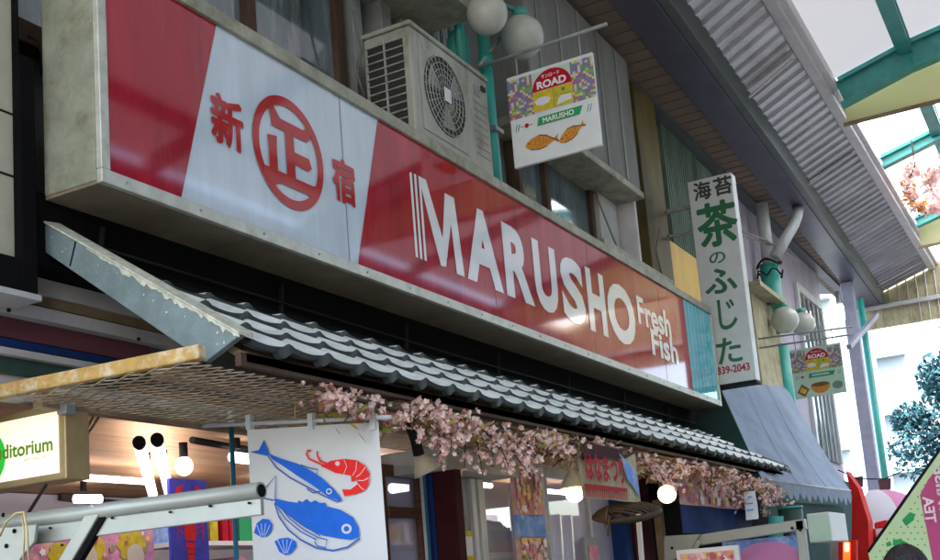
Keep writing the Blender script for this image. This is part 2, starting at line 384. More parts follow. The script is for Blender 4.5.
# ================================================================== SETTING
MB().face([(-60, -60, -.004), (300, -60, -.004), (300, 120, -.004), (-60, 120, -.004)]).build('ground', 'road', kind='structure')
MB().face([(-10, -2.6, 0), (26, -2.6, 0), (26, 1.3, 0), (-10, 1.3, 0)]).build('road', 'pave', kind='structure')
MB().box((-10, 1.3, -.1), (26, 3.28, .12)).build('pavement', 'pave', kind='structure')

# ---- far end: tower, second block, trees
def tower(x, y0, y1, h, lab, wm='tower'):
    t = thing('apartment_tower', (x, (y0+y1)/2, 0), lab, 'building')
    MB().box((x, y0, 0), (x+10, y1, h)).build('wall', wm, t)
    n = int((y1-y0)/2.4); k = 0
    for i in range(n):
        w = MB()
        for f in range(1, int(h/3)): 
            yy = y0+(i+.25)*(y1-y0)/n; w.box((x-.06, yy, f*3+.9), (x-.002, yy+1.5, f*3+2.4))
        w.build('window_bay', 'towerwin', t)
    for f in range(1, int(h/3)): MB().box((x-.5, y0, f*3-.1), (x-.003, y1, f*3+.12)).build('balcony_slab', wm, t)
p = W(893, 500, 'x', 62)
tower(62, W(912, 400, 'x', 62).y, W(868, 400, 'x', 62).y, 24, 'pale high-rise with blue window columns beyond the end of the arcade')
tower(46, W(860, 400, 'x', 46).y+.6, W(800, 400, 'x', 46).y+3, 17, 'lower pale block beside the high-rise, behind the arcade post')

def tree(x, y, h, r, lab, seed):
    rnd = random.Random(seed); t = thing('street_tree', (x, y, 0), lab, 'tree')
    tb = MB(); top = Vector((x, y, h*.75)); tb.tube([(x, y, 0), (x+.1, y, h*.3), top], [.28, .2, .07], 10)
    ends = []
    for i in range(16):
        z = h*(.25+.5*rnd.random()); a = rnd.random()*6.28; L = r*(.6+.4*rnd.random())
        e = Vector((x+math.cos(a)*L, y+math.sin(a)*L, z+L*.45)); tb.tube([(x, y, z), (x+math.cos(a)*L*.5, y+math.sin(a)*L*.5, z+L*.3), e], [.09, .06, .02], 6); ends.append(e); ends.append((e+Vector((x, y, z)))/2)
    tb.build('trunk', 'bark', t)
    mb = MB()
    for e in ends+[top+Vector((0, 0, h*.1*k)) for k in range(3)]:
        cr = r*.27*(.6+.8*rnd.random())
        for k in range(620):
            d = Vector((rnd.gauss(0, 1), rnd.gauss(0, 1), rnd.gauss(0, .8))); d = d.normalized()*cr*rnd.random()**.4; c = e+d
            a = Vector((rnd.gauss(0, 1), rnd.gauss(0, 1), rnd.gauss(0, 1))).normalized(); b = a.orthogonal().normalized(); s_ = .055+.05*rnd.random()
            mb.face([c-a*s_, c+b*s_*.6, c+a*s_, c-b*s_*.6])
    mb.build('crown', 'leaf', t)
q = W(990, 440, 'x', 32); tree(32, q.y, 7.6, 2.3, 'bushy blue-green tree standing beyond the arcade end at the right edge', 3)

# ---- buildings of the near row
shop = thing('shop_building', (6, 3.5, 0), 'grey weathered shop house carrying the long red and white fish shop sign', 'building')
# back sheet of the upper storey and party walls
MB().box((1.6, 3.62, 2.62), (9.95, 3.9, 9)).build('wall', 'wall', shop)
def px_panel(mb, pts, ax, v, d):
    """outline from the photo lifted onto a plane, given thickness d"""
    mb.prism([W(a, b, ax, v) for a, b in pts], d); return mb

def rectw(px0, px1, z0, z1, y, t, mb, pyref=150):
    """box on the facade between two picture columns"""
    x0 = W(px0, pyref, 'y', y).x; x1 = W(px1, pyref, 'y', y).x
    mb.box((x0, y, z0), (x1, y+t, z1)); return x0, x1

# upper left window (3 panes) behind the sign's left half
wx = [2.5, W(247, 30, 'y', 3.55).x, W(338, 60, 'y', 3.55).x]
win = MB()
for a in (2.45, wx[1]-.04, wx[2]-.04): win.box((a, 3.52, 4.0), (a+.09, 3.6, 5.6))
win.box((2.45, 3.515, 5.6), (wx[2]+.05, 3.6, 5.7)); win.box((2.45, 3.515, 3.95), (wx[2]+.05, 3.6, 4.05))
wf = win.build('window', 'brown', shop, bevel=.004)
MB().box((2.54, 3.56, 4.05), (wx[2]-.04, 3.575, 5.6)).build('pane', 'windowglass', wf)
# grey posts between window and the air conditioner
pp = MB(); x = wx[2]+.10
for k, (w_, d_) in enumerate(((.10, .10), (.07, .03), (.12, .14), (.06, .05), (.10, .12))):
    pp.box((x, 3.62-d_-.03, 3.9), (x+w_, 3.62, 6.2)); x += w_+.05
pp.build('post_cluster', 'greypost', shop, bevel=.004)
# overhanging sill beam above the air conditioner
a = W(372, 2, 'y', 3.1); b = W(447, 44, 'y', 3.1)
MB().box((4.3, 3.05, 5.32), (6.35, 3.62, 5.44)).build('ledge', 'alu_top', shop, bevel=.006)
MB().box((4.3, 3.30, 5.44), (6.35, 3.62, 7.2)).build('upper_bay', 'wall', shop)
cc = MB()
for k in range(6): cc.tube([(6.42+k*.07, 3.5-.02*(k % 2), 4.0), (6.42+k*.07, 3.5-.02*(k % 2), 6.6)], .018+.006*(k % 3), 8)
cc.build('conduits', 'greypost', shop)
# middle window with blue reflections
x0 = W(519, 170, 'y', 3.52).x; x1 = W(590, 190, 'y', 3.52).x; xm = W(545, 180, 'y', 3.52).x
f = MB()
for a in (x0-.05, xm-.03, x1-.06): f.box((a, 3.5, 4.0), (a+.07, 3.6, 6.1))
f.box((x0-.05, 3.505, 4.02), (x1+.01, 3.6, 4.1)); wf = f.build('window', 'brown', shop, bevel=.004)
MB().box((x0, 3.55, 4.1), (xm-.03, 3.56, 6.0)).box((xm+.04, 3.54, 4.1), (x1-.06, 3.55, 6.0)).build('pane', 'windowglass', wf)
# projecting bay with a visible underside
lb = W(641, 192, 'y', 3.22)
bx1 = lb.x; bz = lb.z
MB().box((x0-.3, 3.22, bz), (bx1, 3.62, 6.42)).build('bay', 'wall', shop, bevel=.01)
MB().box((x0-.34, 3.20, bz-.07), (bx1+.02, 3.62, bz-.003)).build('bay_sill', 'alu_top', shop, bevel=.01)
bs = MB()
for k in range(5):
    xx = x0-.1+k*(bx1-x0)/4.6; bs.box((xx, 3.208, bz+.02), (xx+.03, 3.219, 6.4))
bs.build('board_joint', 'greypost', shop)
# pale wall below the bay and its corner post
MB().box((x1+.02, 3.46, 3.9), (bx1-.05, 3.6, bz-.08)).build('lower_panel', 'wall_light', shop)
MB().box((bx1+.005, 3.30, 3.6), (bx1+.06, 3.62, 6.45)).build('corner_post', 'gutter', shop, bevel=.004)
# small bracket ledge above the sign end
a = W(604, 258, 'y', 3.1); b = W(672, 284, 'y', 3.1)
MB().box((a.x, 3.08, 4.22), (b.x, 3.4, 4.30)).box((a.x+.2, 3.10, 4.14), (a.x+.26, 3.4, 4.219)).box((b.x-.26, 3.10, 4.14), (b.x-.2, 3.4, 4.219)).build('ledge', 'alu_top', shop, bevel=.006)
# fascia and sheet in near-black paint the shadow between tile roof and sign
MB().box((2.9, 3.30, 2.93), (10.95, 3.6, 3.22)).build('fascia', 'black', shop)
MB().hexa([(2.99, 2.93, 2.775), (10.6, 2.93, 2.775), (10.6, 3.29, 3.0), (2.99, 3.29, 3.0)], [(2.99, 2.93, 2.785), (10.6, 2.93, 2.785), (10.6, 3.29, 3.01), (2.99, 3.29, 3.01)]).build('added_sheet', 'black', shop)  # black sheet added over the deck to keep it in painted shadow
dm = MB()
for k in range(7):
    x = 3.2+k*1.15; dm.bar((x, 3.28, 3.0), (x+.02, 3.28, 3.15), .012, .02, (0, 1, 0))
dm.tube([(3.0, 3.27, 3.06), (6, 3.27, 3.04), (10.9, 3.27, 3.06)], .006, 6)
dm.build('fascia_brackets', 'cable_dark', shop)
# party wall at the left end, below the neighbour's sign
MB().box((2.40, 3.62, 0), (2.5, 6.4, 2.60)).build('side_wall', 'wall_light', shop)

# ---- neighbour building B : yellow/green bits, C : lilac wall
nb = thing('narrow_building', (11.8, 3.5, 0), 'narrow house with yellow panels and green sheet between the red sign and the lilac wall', 'building')
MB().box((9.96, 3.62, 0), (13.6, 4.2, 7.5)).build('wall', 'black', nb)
rb = MB(); rectw(647, 667, 3.8, 6.46, 3.36, .25, rb, 215); rb.build('yellow_post', 'yellowpost', nb, bevel=.006)
rb = MB(); x0, x1 = rectw(669, 700, 5.08, 6.46, 3.5, .05, rb, 215)
k = x0
while k < x1: rb.box((k, 3.475, 5.08), (k+.03, 3.499, 6.46)); k += .075
rb.build('green_sheet', 'greenwall', nb)
rb = MB(); rectw(671, 700, 3.7, 5.04, 3.42, .06, rb, 255); rb.build('yellow_panel', 'yellow', nb, bevel=.004)
rb = MB(); x0 = W(700, 230, 'y', 3.5).x
MB().box((x0, 3.5, 3.4), (13.55, 3.6, 6.46)).build('green_wall', 'greenwall', nb)
rb = MB(); xa = W(752, 300, 'y', 3.3).x; xb = W(776, 300, 'y', 3.3).x
rb.box((xa, 3.3, 3.2), (xb, 3.49, 5.0)); rb.build('beige_box', 'beige', nb, bevel=.01)
MB().prism([(xa-.25, 3.12, 5.0), (xb, 3.12, 5.0), (xb, 3.12, 5.06), (xa-.25, 3.12, 5.06)], (0, .4, 0)).build('ledge', 'beige', nb)

lc = thing('lilac_building', (18, 3.5, 0), 'lilac rendered house with tall narrow windows next to the arcade post', 'building')
MB().box((13.65, 3.5, 0), (19.6, 5.2, 6.45)).build('wall', 'lilac', lc)
for pa, pb, z0, z1 in ((801, 824, 3.2, 5.9),):
    xa = W(pa, 330, 'y', 3.47).x; xb = W(pb, 330, 'y', 3.47).x; f = MB()
    f.box((xa, 3.44, z0), (xa+.12, 3.499, z1)).box((xb-.12, 3.44, z0), (xb, 3.499, z1)).box((xa+.12, 3.44, z1-.12), (xb-.12, 3.499, z1))
    wf = f.build('window', 'pvc', lc, bevel=.006)
    g = MB(); g.box((xa+.12, 3.47, z0), (xb-.12, 3.495, z1-.12)); g.build('pane', 'windowglass', wf)
    g = MB(); n_ = max(1, int((xb-xa-.3)/.35))
    for k in range(n_): xx = xa+.12+(k+1)*(xb-xa-.24)/(n_+1); g.box((xx-.02, 3.45, z0), (xx+.02, 3.469, z1-.13))
    g.build('bars', 'greypost', wf)
MB().box((13.6, 3.42, 2.0), (13.68, 3.498, 6.46)).build('corner_trim', 'gutter', lc)

# left neighbour : dark framed cream sign and its strips
lf = thing('panel_sign', (2.2, 3.25, 2.7), 'cream panelled sign in a thick black frame at the left edge', 'sign')
pr = W(13, 150, 'y', 3.30).x
MB().box((1.2, 3.30, 2.93), (pr, 3.34, 5.0)).build('panel', 'ycream', lf)
g = MB()
for py in (55+58, 175): zz = W(8, py, 'y', 3.3).z; g.box((1.2, 3.297, zz-.004), (pr, 3.2995, zz+.004))
g.build('panel_joint', 'blackmetal', lf)
fr = W(37, 200, 'y', 3.26).x
MB().box((pr, 3.26, 2.80), (fr, 3.40, 3.72)).box((pr, 3.27, 3.72), (fr-.06, 3.40, 5.2)).box((1.2, 3.26, 2.80), (pr-.001, 3.40, 2.925)).build('frame', 'black', lf, bevel=.006)
MB().box((1.2, 3.245, 2.775), (fr, 3.40, 2.797)).build('trim', 'white_strip', lf)
MB().box((1.2, 3.41, 2.8), (2.75, 3.6, 6.5)).build('backing', 'wall', lf)
MB().tube([W(28, 36, 'y', 3.38), W(38, 42, 'y', 3.36), W(42, 55, 'y', 3.36), W(42, 75, 'y', 3.36)], .006, 6).build('cable', 'cable_dark', lf)

# ================================================================== ARCADE
arc = thing('arcade_roof', (12, 0, 6.5), 'steel and translucent sheet arcade roof high over the shopping street', 'arcade roof')
def beam_y(x):
    for (xa, ya), (xb, yb) in zip(bl[:-1], bl[1:]):
        if x <= xb: return ya+(yb-ya)*(x-xa)/(xb-xa)
    return bl[-1][1]
bl = [(-4.0, 2.7), (8.0, 2.94), (14.4, 3.1), (23.0, 3.35)]
b = MB()
for (xa, ya), (xb, yb) in zip(bl[:-1], bl[1:]): b.bar((xa, ya-.17, 6.61), (xb, yb-.17, 6.61), .34, .30)
b.build('main_beam', 'steel_lilac', arc, bevel=.006)
b = MB()
for (xa, ya), (xb, yb) in zip(bl[:-1], bl[1:]): b.bar((xa, ya-.39, 6.64), (xb, yb-.39, 6.64), .09, .34)
b.build('beam_lip', 'steel_lip', arc, bevel=.004)
# slatted soffit between facade and beam
s = MB(); x = -4.0
while x < 23:
    s.box((x, beam_y(x)-.06, 6.50+.006*(int(x*9) % 2)), (x+.105, 3.62, 6.53)); x += .11
s.build('soffit', 'soffit', arc)
g = MB()
for xa, xb in ((-4, 8), (8, 14.4), (14.4, 23)):
    g.face([(xa, beam_y(xa)-.3, 6.75), (xb, beam_y(xb)-.3, 6.75), (xb, 2.03, 7.07), (xa, 2.03, 7.07)]).face([(xa, beam_y(xa)-.3, 6.75), (xb, beam_y(xb)-.3, 6.75), (xb, 4.2, 6.9), (xa, 4.2, 6.9)])
g.build('added_sheet', 'steel_lip', arc)  # opaque sheets added above the panels to block light leaks
MB().box((3, 3.36, 6.46), (23, 3.5, 6.499)).build('soffit_edge', 'steel_lip', arc)
# corrugated sheets from beam up to the gutter
def corr(u, v): 
    x = -4.0+27.0*u; ph = (x/.25) % 1; h = .03*(0 if ph < .70 else (ph-.70)/.08 if ph < .78 else 1 if ph < .92 else (1-ph)/.08)
    yb = beam_y(x)-.37
    y = yb+(2.06-yb)*v; z = 6.72+(7.03-6.72)*v; return (x, y, z-h)
MB().grid(corr, 1740, 1, False).build('corrugated_sheet', 'corr', arc)
jb = MB()
for x in (5.2, 8.6, 12.0, 15.4, 18.8, 22.2):
    jb.bar((x, beam_y(x)-.42, 6.66), (x, 2.09, 6.955), .03, .02)
jb.build('sheet_joint', 'gutter', arc)
MB().bar((-4, 2.0, 7.03), (23.05, 2.0, 7.03), .12, .10).bar((-4, 1.93, 7.12), (23.05, 1.93, 7.12), .10, .14).build('gutter', 'gutter', arc, bevel=.01)
# translucent roof
g = MB()
prof = [(1.9, 7.20), (1.1, 7.42), (-.8, 7.75), (-2.7, 7.42), (-3.6, 7.2)]
for (ya, za), (yb, zb) in zip(prof[:-1], prof[1:]):
    xs_ = 13.4 if ya > -.8 else 20.2
    g.face([(xs_, ya, za), (23, ya, za), (23, yb, zb), (xs_, yb, zb)])
g.build('roof_sheet', 'arcade', arc)
g = MB()
for (ya, za), (yb, zb) in zip(prof[:-1], prof[1:]):
    xe = 13.396 if ya > -.8 else 20.196
    g.face([(-16, ya, za), (xe, ya, za), (xe, yb, zb), (-16, yb, zb)])
g.build('dim_roof_sheet', 'arcade_dim', arc)  # dim sheets shaped to hold back daylight and reflections on the sign
tr = [3.6, 6.9, 10.2, 13.4, 16.45, 19.9]
for i, x in enumerate(tr):
    t = MB(); hh = .30 if i == 3 else .14
    for (ya, za), (yb, zb) in zip(prof[:-1], prof[1:]):
        t.bar((x, ya-.04, za-.03-.02), (x, yb-.04, zb-.05), .16, .05); t.bar((x, ya-.04, za-.05-hh), (x, yb-.04, zb-.05-hh), .16, .04)
        t.bar((x, ya-.04, za-.04-hh/2), (x, yb-.04, zb-.04-hh/2), .03, hh)
    t.build('truss', 'teal_dark', arc)
for y, z in ((1.1, 7.28), (-.8, 7.6), (-2.7, 7.28)):
    MB().bar((2, y, z), (23, y, z), .16, .04).bar((2, y, z+.12), (23, y, z+.12), .16, .04).bar((2, y, z+.06), (23, y, z+.06), .03, .1).build('purlin', 'teal_dark', arc)
for x in (13.62, 20.1):
    g = MB(); g.face([(x, 1.86, 6.72), (x, 1.86, 7.16), (x, 1.1, 7.3), (x, -.8, 7.62), (x, -2.7, 7.3), (x, -3.5, 7.16), (x, -3.5, 6.72)])
    g.build('hanging_board', 'cream', arc, solid=.02)
    MB().bar((x, 1.9, 6.70), (x, -3.5, 6.70), .04, .04).build('board_rail', 'frame_brown', arc)
# end gable with vertical slats
g = MB(); y = 3.5
while y > -4:
    g.box((23.05, y-.165, 6.02), (23.09, y-.0, 8.2)); g.box((23.03, y-.165, 6.02), (23.049, y-.145, 8.2)); y -= .17
g.build('gable_board', 'beige', arc)
MB().bar((22.97, 3.35, 6.42), (22.97, -4, 6.42), .07, .08).build('gable_rail', 'white_strip', arc, bevel=.01)
# opposite edge of arcade
MB().bar((-2, -3.7, 6.9), (23, -3.7, 6.9), .3, .3).build('main_beam', 'steel_lilac', arc)

# post with brace
pst = thing('arcade_post', (21.5, 3.1, 0), 'slim lilac steel post with a diagonal brace under the arcade beam end', 'post')
a = W(853, 330, 'y', 3.2); zt = 6.45
MB().bar((a.x, 3.2, 0), (a.x, 3.2, zt), .20, .20, (0, 1, 0)).build('post', 'post_lilac', pst, bevel=.01)
MB().tube([(a.x+.3, 3.06, 0), (a.x+.3, 3.06, 6.2)], .06, 12).build('downpipe', 'teal', pst)
MB().bar(W(849, 347, 'y', 3.08), W(877, 315, 'y', 2.85), .08, .08).build('brace', 'post_lilac', pst, bevel=.01)
lt = thing('tube_lamp', W(841, 320, 'y', 3.2), 'short white tube lamp on the wall beside the arcade post', 'lamp')
pa_, pb_ = W(839, 306, 'y', 3.2), W(841, 320, 'y', 3.2)
MB().tube([pa_, pb_], .07, 12).build('tube', 'bulb_white', lt)
MB().tube([pa_, pa_+Vector((0, 0, .25))], .04, 10).build('bracket', 'greypost', lt)

# ================================================================== MAIN SIGN
SX0, SX1, SZ0, SZ1, SY = 2.94, 10.88, 3.19, 4.16, 3.0
sg = thing('shop_sign', ((SX0+SX1)/2, 3.15, SZ0), 'long red and white box sign with raised white lettering above the tiled awning', 'shop sign')
MB().box((SX0, SY+.02, SZ0+.012), (SX1, SY+.29, SZ1)).build('housing', 'housing', sg, bevel=.006)
g = MB(); 
for i in range(9): xa = SX0+i*(SX1-SX0)/9; g.box((xa+.004, SY+.021, SZ0), (xa+(SX1-SX0)/9-.004, SY+.288, SZ0+.011))
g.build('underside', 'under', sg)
fw = .055
g = MB()
g.box((SX0, SY-.01, SZ0), (SX1, SY+.019, SZ0+fw)); g.box((SX0, SY-.01, SZ0+fw), (SX0+fw*.8, SY+.019, SZ1-fw)); g.box((SX1-fw*.7, SY-.01, SZ0+fw), (SX1, SY+.019, SZ1-fw))
g.build('frame', 'alu', sg, bevel=.004)
MB().box((SX0-.005, SY-.014, SZ1-fw+.001), (SX1+.005, SY+.30, SZ1+.012)).build('top_trim', 'alu_top', sg, bevel=.004)
FZ0, FZ1, FX0, FX1 = SZ0+fw, SZ1-fw, SX0+fw*.8, SX1-fw*.7
YF = SY+.006
MB().box((FX0, YF, FZ0), (FX1, SY+.0195, FZ1)).build('face', 'sign_white', sg)
def redp(xt0, xb0, xt1, xb1, m, name):
    y = YF-.002
    g = MB().grid(lambda u, v: ((xb0+(xb1-xb0)*u)*(1-v)+(xt0+(xt1-xt0)*u)*v, y, FZ0+(FZ1-FZ0)*v), max(1, int((xt1-xt0)/.5)), 1, False)
    return g.build(name, m, sg)
def sx(px, py): return W(px, py, 'y', SY).x
e1t, e1b = sx(217, 22), sx(181.6, 190)
redp(FX0, FX0, e1t, e1b, 'sign_red', 'red_field')
def ext(xa, za, xb, zb, z): return xa+(xb-xa)*(z-za)/(zb-za)
A = W(378.6, 118, 'y', SY); B = W(364, 225, 'y', SY)
e2t, e2b = ext(A.x, A.z, B.x, B.z, FZ1), ext(A.x, A.z, B.x, B.z, FZ0)
A = W(690, 303, 'y', SY); B = W(687, 388, 'y', SY)
e3 = (A.x+B.x)/2
redp(e2t, e2b, e3, e3, 'sign_red', 'red_field')
redp(e3, e3, FX1, FX1, 'cyan', 'cyan_stripe')
g = MB()
for k in range(7): xa = e3+.02+k*(FX1-e3)/7.2; g.face([(xa, YF-.004, FZ0), (xa+.012, YF-.004, FZ0), (xa+.012, YF-.004, FZ1), (xa, YF-.004, FZ1)])
g.build('stripe_lines', 'letter', sg)

g = MB()
for k in range(1, 5):
    x = SX0+k*(SX1-SX0)/5+.03; g.box((x-.0018, YF-.0032, FZ0), (x+.0018, YF-.0021, FZ1))
g.build('panel_seam', 'seam', sg)
for k in range(20):
    x = SX0+.12+k*(SX1-SX0-.2)/19
    for z in (SZ0+.028, SZ1-.03): MB().lathe((x, SY-.012, z), (0, -1, 0), [(.006, -.004), (.006, .003), (0, .004)], 8).build('screw', 'greypost', sg)

def letters(s, tl, br, m, bold, name='lettering', zt=None, zb=None, **k):
    a = W(*tl, 'y', SY); b = W(*br, 'y', SY); zt = a.z if zt is None else zt; zb = b.z if zb is None else zb
    return text_part(name, s, (a.x, YF-.004, zb), UX, UZ, b.x-a.x, zt-zb, m, sg, bold, .001, **k)
zk0, zk1 = W(228, 146, 'y', SY).z, W(228, 99, 'y', SY).z
letters('新', (211, 95), (244, 150), 'sign_red_dark', .035, zt=zk1, zb=zk0)
zk0, zk1 = W(345, 202, 'y', SY).z, W(344, 161, 'y', SY).z
letters('宿', (332, 156), (356, 203), 'sign_red_dark', .035, zt=zk1, zb=zk0)
cl, cr_ = W(252.5, 130, 'y', SY), W(324, 175, 'y', SY); ct, cb = W(277, 93, 'y', SY).z, W(298, 211, 'y', SY).z
ccx, ccz, rx, rz = (cl.x+cr_.x)/2, (ct+cb)/2, (cr_.x-cl.x)/2, (ct-cb)/2
em = thing('emblem_dummy', (0, 0, 0), 'x', 'x'); bpy.data.objects.remove(em)
g = MB(); n = 64; wr = .17
for i in range(n):
    a0, a1 = 2*math.pi*i/n, 2*math.pi*(i+1)/n
    P = lambda a, k: (ccx+math.cos(a)*rx*k, YF-.005, ccz+math.sin(a)*rz*k)
    g.face([P(a0, 1), P(a1, 1), P(a1, 1-wr), P(a0, 1-wr)])
def em2(pts): 
    g.face([(ccx+a*rx, YF-.0055, ccz+b*rz) for a, b in pts])
# 正 with flared brush ends that touch the ring
em2([(-.52, .70), (-.42, .76), (-.22, .56), (.44, .56), (.58, .66), (.66, .46), (.52, .36), (-.46, .36)])
g.face([(ccx+a*rx, YF-.0058, ccz+b*rz) for a, b in [(-.10, .40), (.14, .40), (.14, -.44), (-.10, -.44)]])
g.face([(ccx+a*rx, YF-.0061, ccz+b*rz) for a, b in [(.12, .06), (.56, .06), (.64, -.10), (.52, -.18), (.12, -.16)]])
g.face([(ccx+a*rx, YF-.0064, ccz+b*rz) for a, b in [(-.60, .16), (-.34, .20), (-.36, .02), (-.36, -.44), (-.58, -.44), (-.58, .0)]])
g.face([(ccx+a*rx, YF-.0067, ccz+b*rz) for a, b in [(-.78, -.42), (.62, -.42), (.78, -.38), (.84, -.52), (.70, -.62), (-.30, -.62), (-.48, -.72), (-.74, -.58)]])
g.build('emblem', 'sign_red_dark', sg)

# MARUSHO : heavy condensed caps
def strokes(name, polys, m='letter'):
    g = MB(); 
    for i, P in enumerate(polys): g.face([(x, YF-.004-.0002*i, z) for x, z in P])
    return g.build(name, m, sg)
mz1, mz0 = W(421, 177, 'y', SY).z, W(416, 256.5, 'y', SY).z
mxa, mxb = sx(416, 256), sx(465, 278)
def Q(u, v, x0=mxa, x1=mxb, z0=mz0, z1=mz1): return (x0+(x1-x0)*u, z0+(z1-z0)*v)
P = [[Q(.0, 0), Q(.045, 0), Q(.045, 1), Q(.0, .98)], [Q(.085, 0), Q(.13, 0), Q(.13, 1), Q(.085, 1)], [Q(.17, 0), Q(.215, 0), Q(.215, 1), Q(.17, 1)],
     [Q(.17, 1), Q(.32, 1), Q(.66, .18), Q(.56, .02), Q(.50, .02)], [Q(.52, .06), Q(.60, .02), Q(.90, .96), Q(.70, .96)],
     [Q(.76, .96), Q(.90, .96), Q(1.0, .0), Q(.83, .0)]]
strokes('lettering', P)
lz = [(469, 279, 504, 211), (507, 300, 534, 223), (536, 318, 558, 240), (562, 330, 584, 262), (587, 338, 604, 270), (606, 343, 632, 284)]
for ch, (xa, yb_, xb, yt_) in zip('ARUSHO', lz):
    X0, X1 = sx(xa, 290), sx(xb, 290)
    zt, zb = mz1-.005, mz0
    text_part('lettering', ch, (X0, YF-.004, zb), UX, UZ, X1-X0, zt-zb, 'letter', sg, .045, .001)
fa = W(637, 305, 'y', SY); fb = W(671, 330, 'y', SY); f0 = W(636, 322, 'y', SY).z; f1 = W(636, 295, 'y', SY).z
text_part('lettering', 'Fresh', (fa.x, YF-.004, f0), UX, UZ, fb.x-fa.x, f1-f0, 'letter', sg, .028, .001)
fa = W(652, 345, 'y', SY); fb = W(677, 345, 'y', SY); f0 = W(652, 354, 'y', SY).z; f1 = W(652, 329, 'y', SY).z
text_part('lettering', 'Fish', (fa.x, YF-.004, f0), UX, UZ, fb.x-fa.x, f1-f0, 'letter', sg, .028, .001)

# ================================================================== TILED AWNING
aw = thing('tiled_awning', (6.8, 2.8, 2.45), 'grey green tiled awning roof with wavy courses running under the long red sign', 'awning roof')
EY, EZ, TY = 2.38, 2.462, 2.93; SL = .62; X0, X1 = 2.99, 10.62
PIT = .235; NC = 3
def wave(x):
    p = ((x-X0)/PIT) % 1
    # broad shallow pan then a quick roll
    if p < .76: return .009*(1-math.sin(math.pi*p/.76))
    q = (p-.76)/.24; return .009+.014*math.sin(math.pi*q)**.8
rj = random.Random(21); jt = [rj.uniform(-.003, .003) for _ in range(300)]; t = MB(); tmi = []; NX = int((X1-X0)/PIT)*14
cl = (TY-EY)/NC
for c in range(NC+1):
    yb, yt_ = EY+c*cl, EY+(c+1)*cl+.0
    if c == NC: yt_ = yb+.05
    k = len(t.v)
    for i in range(NX+1):
        x = X0+(X1-X0)*i/NX; h = wave(x)+jt[int((x-X0)/PIT)+60*c]
        zb = EZ+(yb-EY)*SL+.030+h; zt = EZ+(yt_-EY)*SL+h*.95+.004
        p_ = ((x-X0)/PIT) % 1
        dz = .003+.034*max(0, math.sin(math.pi*(p_-.66)/.34)) if p_ > .66 else .003
        t.v += [Vector((x, yt_, zt)), Vector((x, yb, zb)), Vector((x, yb+.012, zb-dz-.012)), Vector((x, yb+.04, zb-dz-.012))]
    for i in range(NX):
        a = k+i*4
        for j in range(3): t.f.append([a+j, a+4+j, a+5+j, a+1+j]); t.sm.append(j == 0); tmi.append(0 if j == 0 else 1)
to_ = t.build('tiles', ['tile', 'tile_edge'], aw); to_.data.polygons.foreach_set('material_index', tmi)
g = MB()  # soffit boards and eave lath
g.hexa([(X0+.03, EY+.05, EZ-.03), (X1-.03, EY+.05, EZ-.03), (X1-.03, 3.27, 2.95), (X0+.03, 3.27, 2.95)], [(X0+.03, EY+.05, EZ+.0), (X1-.03, EY+.05, EZ+.0), (X1-.03, 3.27, 2.98), (X0+.03, 3.27, 2.98)])
g.build('roof_deck', 'frame_brown', aw)
MB().box((X0, EY+.05, EZ-.045), (X1, EY+.075, EZ-.0)).build('eave_board', 'brown', aw)
# rake end board with flaked top edge
xr = 2.95
rk = [(240, 335), (205, 362), (42, 250), (42, 222)]
P = [W(a, b, 'x', xr) for a, b in rk]
MB().prism(P, (.03, 0, 0)).build('rake_board', 'rake', aw, bevel=.003)
# top cap of the rake, a folded strip
g = MB(); a0, a1 = W(42, 222, 'x', xr), W(240, 335, 'x', xr)
g.hexa([a1+Vector((-.006, 0, .002)), a1+Vector((.07, 0, .002)), a0+Vector((.07, 0, .002)), a0+Vector((-.006, 0, .002))], [a1+Vector((-.006, 0, .010)), a1+Vector((.07, 0, .02)), a0+Vector((.07, 0, .02)), a0+Vector((-.006, 0, .010))])
g.build('rake_cap', 'flake', aw)
# ragged flakes hanging over the board's face
g = MB(); rnd = random.Random(4); n = 60; prev = None; pts = []
d = (a1-a0)
for i in range(n+1):
    p_ = a0+d*(.25+.75*i/n)+Vector((-.003, 0, 0)); dep = .006+.022*rnd.random()**2*(1 if i > 8 else .4)
    pts.append((p_, p_-Vector((0, 0, dep))))
for (a, b), (c, e) in zip(pts[:-1], pts[1:]): g.face([a, b, e, c])
for k in range(14):
    c = a0+d*rnd.random()+Vector((-.003, 0, -.03-.05*rnd.random())); r_ = .001+.004*rnd.random()
    g.face([c+Vector((0, r_*math.cos(6.28*i/6)*(.6+.8*rnd.random()), r_*math.sin(6.28*i/6)*(.6+.8*rnd.random()))) for i in range(6)])
g.build('paint_flakes', 'flake', aw)
MB().bar(W(76, 240, 'x', xr-.002), W(70, 266, 'x', xr-.002), .004, .004).build('board_joint', 'black', aw)
# right end return
MB().prism([(X1, EY-.03, EZ-.02), (X1, EY, EZ+.06), (X1, 3.25, 2.99), (X1, 3.25, 2.87)], (.03, 0, 0)).build('rake_board', 'rake', aw)
g = MB().bar((X1+.02, EY+.0, EZ+.02), (X1+.02, 3.2, 2.96), .05, .03); g.build('rake_cap', 'tile', aw)
# rusty joist, brown rail and wall plate below
MB().bar(W(203, 352, 'z', 2.44), W(-60, 404, 'z', 2.44), .045, .05).build('joist', 'rust', aw, bevel=.008)
MB().bar((2.9, 2.72, 2.43), (10.5, 2.72, 2.43), .06, .05).build('rail', 'frame_brown', aw)
MB().bar((2.9, 3.30, 2.42), (5.0, 3.30, 2.42), .05, .06).build('rail', 'frame_brown', aw)
for x in (4.3, 5.7, 7.1, 8.5, 9.9): MB().bar((x, 2.45, 2.44), (x, 3.28, 2.44), .05, .05).build('joist', 'frame_brown', aw)

